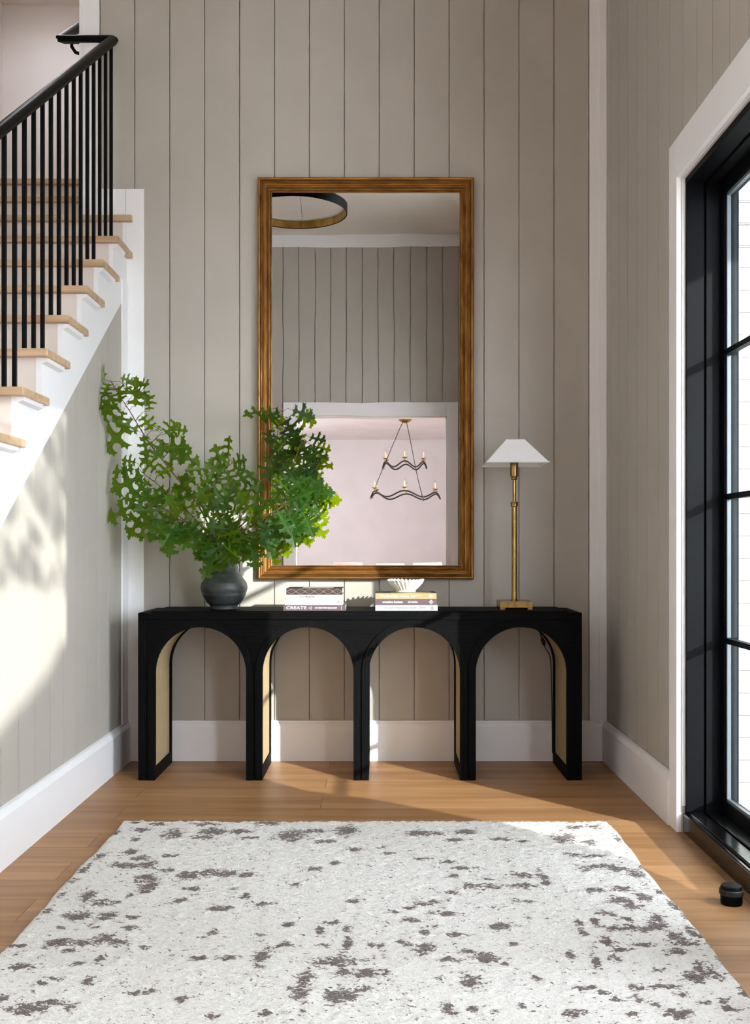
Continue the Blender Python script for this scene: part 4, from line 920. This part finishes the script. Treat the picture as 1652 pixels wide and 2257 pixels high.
# ------------------------------------------------------------------ dining chandelier and chairs (seen in the mirror)
PT = 16.9; K = PT / F; HC = (53 * K, 2 * YB - PT, 0)
mpz = lambda py: CH + (VY - py) * K
ch = thing('chandelier', 'two-tier dark iron candle chandelier with wavy rings, reflected in the mirror', 'chandelier', (HC[0], HC[1], 3.11))
mb = MB(); mb.lathe([(0, -0.055), (0.02, -0.053), (0.06, -0.035), (0.095, -0.014), (0.10, -0.006), (0.095, 0.0), (0, 0)], (HC[0], HC[1], 3.11), 36); mb.build('canopy', 'gold', ch, smooth=True)
tiers = [(0.355, mpz(1026)), (0.55, mpz(1092))]; rot0 = 0.05
def wpt(Rr, zc, a): return Vector((HC[0] + Rr * math.cos(a), HC[1] + Rr * math.sin(a), zc - 0.045 * math.cos(6 * (a - rot0))))
for Rr, zc in tiers:
    mb = MB(); mb.tube([wpt(Rr, zc, 2 * PI * k / 144) for k in range(144)], 0.0125, 8, closed=True); tr_ = mb.build('wavy_ring', 'iron', ch, smooth=True)
    for k in range(6):
        a = rot0 + PI / 6 + k * PI / 3; p = wpt(Rr, zc, a)
        mb = MB(); mb.lathe([(0.006, 0.0), (0.006, 0.035), (0.012, 0.04), (0.045, 0.055), (0.047, 0.058), (0.012, 0.05), (0, 0.05)], p, 20); dsh = mb.build('candle_dish', 'gold', ch, smooth=True)
        mb = MB(); mb.lathe([(0, 0.05), (0.0115, 0.05), (0.0115, 0.155), (0, 0.155)], p, 14); cn = mb.build('candle_sleeve', 'candle', dsh, smooth=True)
        mb = MB(); mb.lathe([(0.006, 0.155), (0.013, 0.172), (0.0145, 0.182), (0.010, 0.205), (0.004, 0.222), (0, 0.228)], p, 12); mb.build('bulb', 'bulb', ch, smooth=True)
for k in range(3):
    a = rot0 + PI + k * 2 * PI / 3
    A = Vector((HC[0] + 0.04 * math.cos(a), HC[1] + 0.04 * math.sin(a), 3.07)); B = wpt(tiers[0][0], tiers[0][1], a); C_ = wpt(tiers[1][0], tiers[1][1], a)
    mb = MB(); mb.tube([A, B], 0.0055, 6); mb.tube([B, C_], 0.0055, 6); mb.build('hanging_rod', 'iron', ch)
    for P_ in (B, C_):
        tn = Vector((math.cos(a), math.sin(a), 0)); mb = MB(); mb.tube([P_ + tn * 0.024 * math.cos(q * PI / 8) + Vector((0, 0, 0.024 * math.sin(q * PI / 8))) for q in range(16)], 0.0035, 6, closed=True); mb.build('brass_link', 'gold', ch, smooth=True)
PC = 15.5
def chair(label, px, rot):
    x = (px - VX) * PC / F; y = 2 * YB - PC
    c = thing('dining_chair', label, 'chair', (x, y, 0), 'dining chairs in the room behind the camera')
    mb = MB(); w_ = 0.22
    # shallow curved back
    n_ = 12; P = []
    for k in range(n_ + 1):
        u = -1 + 2 * k / n_; P.append((x + u * w_, y + 0.03 * (1 - u * u)))
    for k in range(n_):
        (xa, ya), (xb, yb) = P[k], P[k + 1]; mb.add([(xa, ya, .46), (xb, yb, .46), (xb, yb, .822), (xa, ya, .822), (xa, ya - .05, .46), (xb, yb - .05, .46), (xb, yb - .05, .822), (xa, ya - .05, .822)],
            [(0, 1, 2, 3), (7, 6, 5, 4), (3, 2, 6, 7), (0, 4, 5, 1)] + ([(0, 3, 7, 4)] if k == 0 else []) + ([(1, 5, 6, 2)] if k == n_ - 1 else []))
    mb.build('backrest', 'upholstery', c, bevel=0.012, seg=3)
    mb = MB(); mb.box(x - w_, x + w_, y - 0.48, y - 0.0, 0.40, 0.48); mb.build('seat', 'upholstery', c, bevel=0.02, seg=3)
    for sx_ in (-1, 1):
        for yy in (y - 0.44, y - 0.03):
            mb = MB(); mb.tube([(x + sx_ * 0.19, yy, 0), (x + sx_ * 0.19, yy, 0.41)], [0.013, 0.018], 10); mb.build('leg', 'tread', c)
chair('cream upholstered dining chair reflected at the left of the three at the mirror bottom', 765, 0)
chair('cream upholstered dining chair reflected in the middle of the three', 858, 0)
chair('cream upholstered dining chair reflected at the right of the three at the mirror bottom', 941, 0)

# ------------------------------------------------------------------ garden: the tree, with an added hedge and pot that block sun
tv = thing('garden_tree', 'leafy garden tree outside the side window, casting dappled shade on the left wall', 'tree', (4.6, -3.7, -0.06))
mb = MB(); mb.tube([(4.6, -3.7, -0.06), (4.6, -3.7, 1.6), (4.6, -3.68, 4.1), (4.6, -3.3, 4.7), (4.6, -2.6, 5.2)], [0.10, 0.085, 0.07, 0.06, 0.05], 12)
L = ([], [], []); RT = random.Random(11)
for k in range(9):
    a = RT.uniform(0, 2 * PI); e = Vector((3.2 + 0.3 * math.cos(a), -1.25 + 0.45 * math.sin(a), RT.uniform(3.15, 3.9))); mb.tube([(4.6, -3.68, 4.0), (4.2, -2.7, 4.45), e + Vector((0.2, -0.3, 0.3)), e], [0.03, 0.02, 0.01, 0.006], 6)
mb.build('trunk', 'bark', tv, smooth=True)
mb = MB()
for k in range(32):                                  # dense rounded crown of leafy clumps, added to block sun at the upper window
    u, v_, w_ = RT.uniform(-.55, .55), RT.uniform(-1.15, 1.15), RT.uniform(-.45, .6); c_ = Vector((4.6 + u, -2.25 + v_, 5.55 + w_)); r0 = RT.uniform(.42, .6)
    mb.lathe([(r0 * math.sin(PI * q / 8) * (1 if q % 8 else 0) + 0.0, -r0 * math.cos(PI * q / 8)) for q in range(9)], c_, 14, fn=lambda r, z, a, i: (r * (1 + 0.18 * math.sin(5 * a + i * 2.3)), z * (1 + 0.1 * math.sin(3 * a + i))))
mb.build('crown', 'hedge', tv)
back = -SUN_DIR
for k in range(330):
    # twigs fall where rays of the sun to the lit panelling pass
    Yw = RT.uniform(3.1, 4.5); Zw = RT.uniform(0.92, 1.95)
    if Zw < 1.0 and RT.random() < 0.45: continue
    p = Vector((XL, Yw, Zw)); s_ = (RT.uniform(2.85, 3.5) - XL) / back.x; q = p + back * s_
    leaf(L, q, Vector((RT.uniform(-1, 1), RT.uniform(-1, 1), RT.uniform(-1, .3))), Vector((1, -1.1, RT.uniform(-.6, .6))), RT.uniform(.08, .14), .1, .1, 1.0)
leaf_mesh('foliage', L, 'tree_leaf', tv, clamp=False)
mb = MB()
HX = 4.9; hy = lambda Yw: Yw - (HX - XL) * 1.15; hzz = lambda Z_: Z_ + (HX - XL) * 0.50  # added hedge, its top laid along sun rays to slant the lit patch
mb.prism([(HX, hy(5.0), -0.06), (HX, hy(2.4), -0.06), (HX, hy(2.4), hzz(0.20)), (HX, hy(3.49), hzz(0.487)), (HX, hy(4.0), hzz(0.62)), (HX, hy(4.12), hzz(0.70)), (HX, hy(5.0), hzz(0.80))], (0.35, 0, 0))
hd = mb.build('sun_block_hedge', 'hedge', None, bevel=0.05, seg=3); tag(hd, 'unseen green hedge with a sloping top, added outside the side window to cut the sun', 'hedge')

pt = thing('sun_blocker', 'unseen stone planter with a clipped round shrub on the porch outside the glass', 'sun_blocker', (1.86, 1.89, -0.06))  # unseen pot and shrub added to trim the low sun on the floor
mb = MB(); mb.box(1.64, 2.08, 1.67, 2.11, -0.06, 0.48); mb.build('stone_pot', 'concrete', pt, bevel=0.02)
mb = MB(); RT = random.Random(5)
mb.lathe([(0.33 * math.sin(PI * q / 14), 0.78 - 0.36 * math.cos(PI * q / 14)) for q in range(15)], (1.86, 1.89, 0), 40, fn=lambda r, z, a, i: (r * (1 + 0.05 * math.sin(9 * a + i * 1.7)), z + 0.012 * math.sin(7 * a + i)))
mb.build('clipped_shrub', 'hedge', pt, smooth=True)
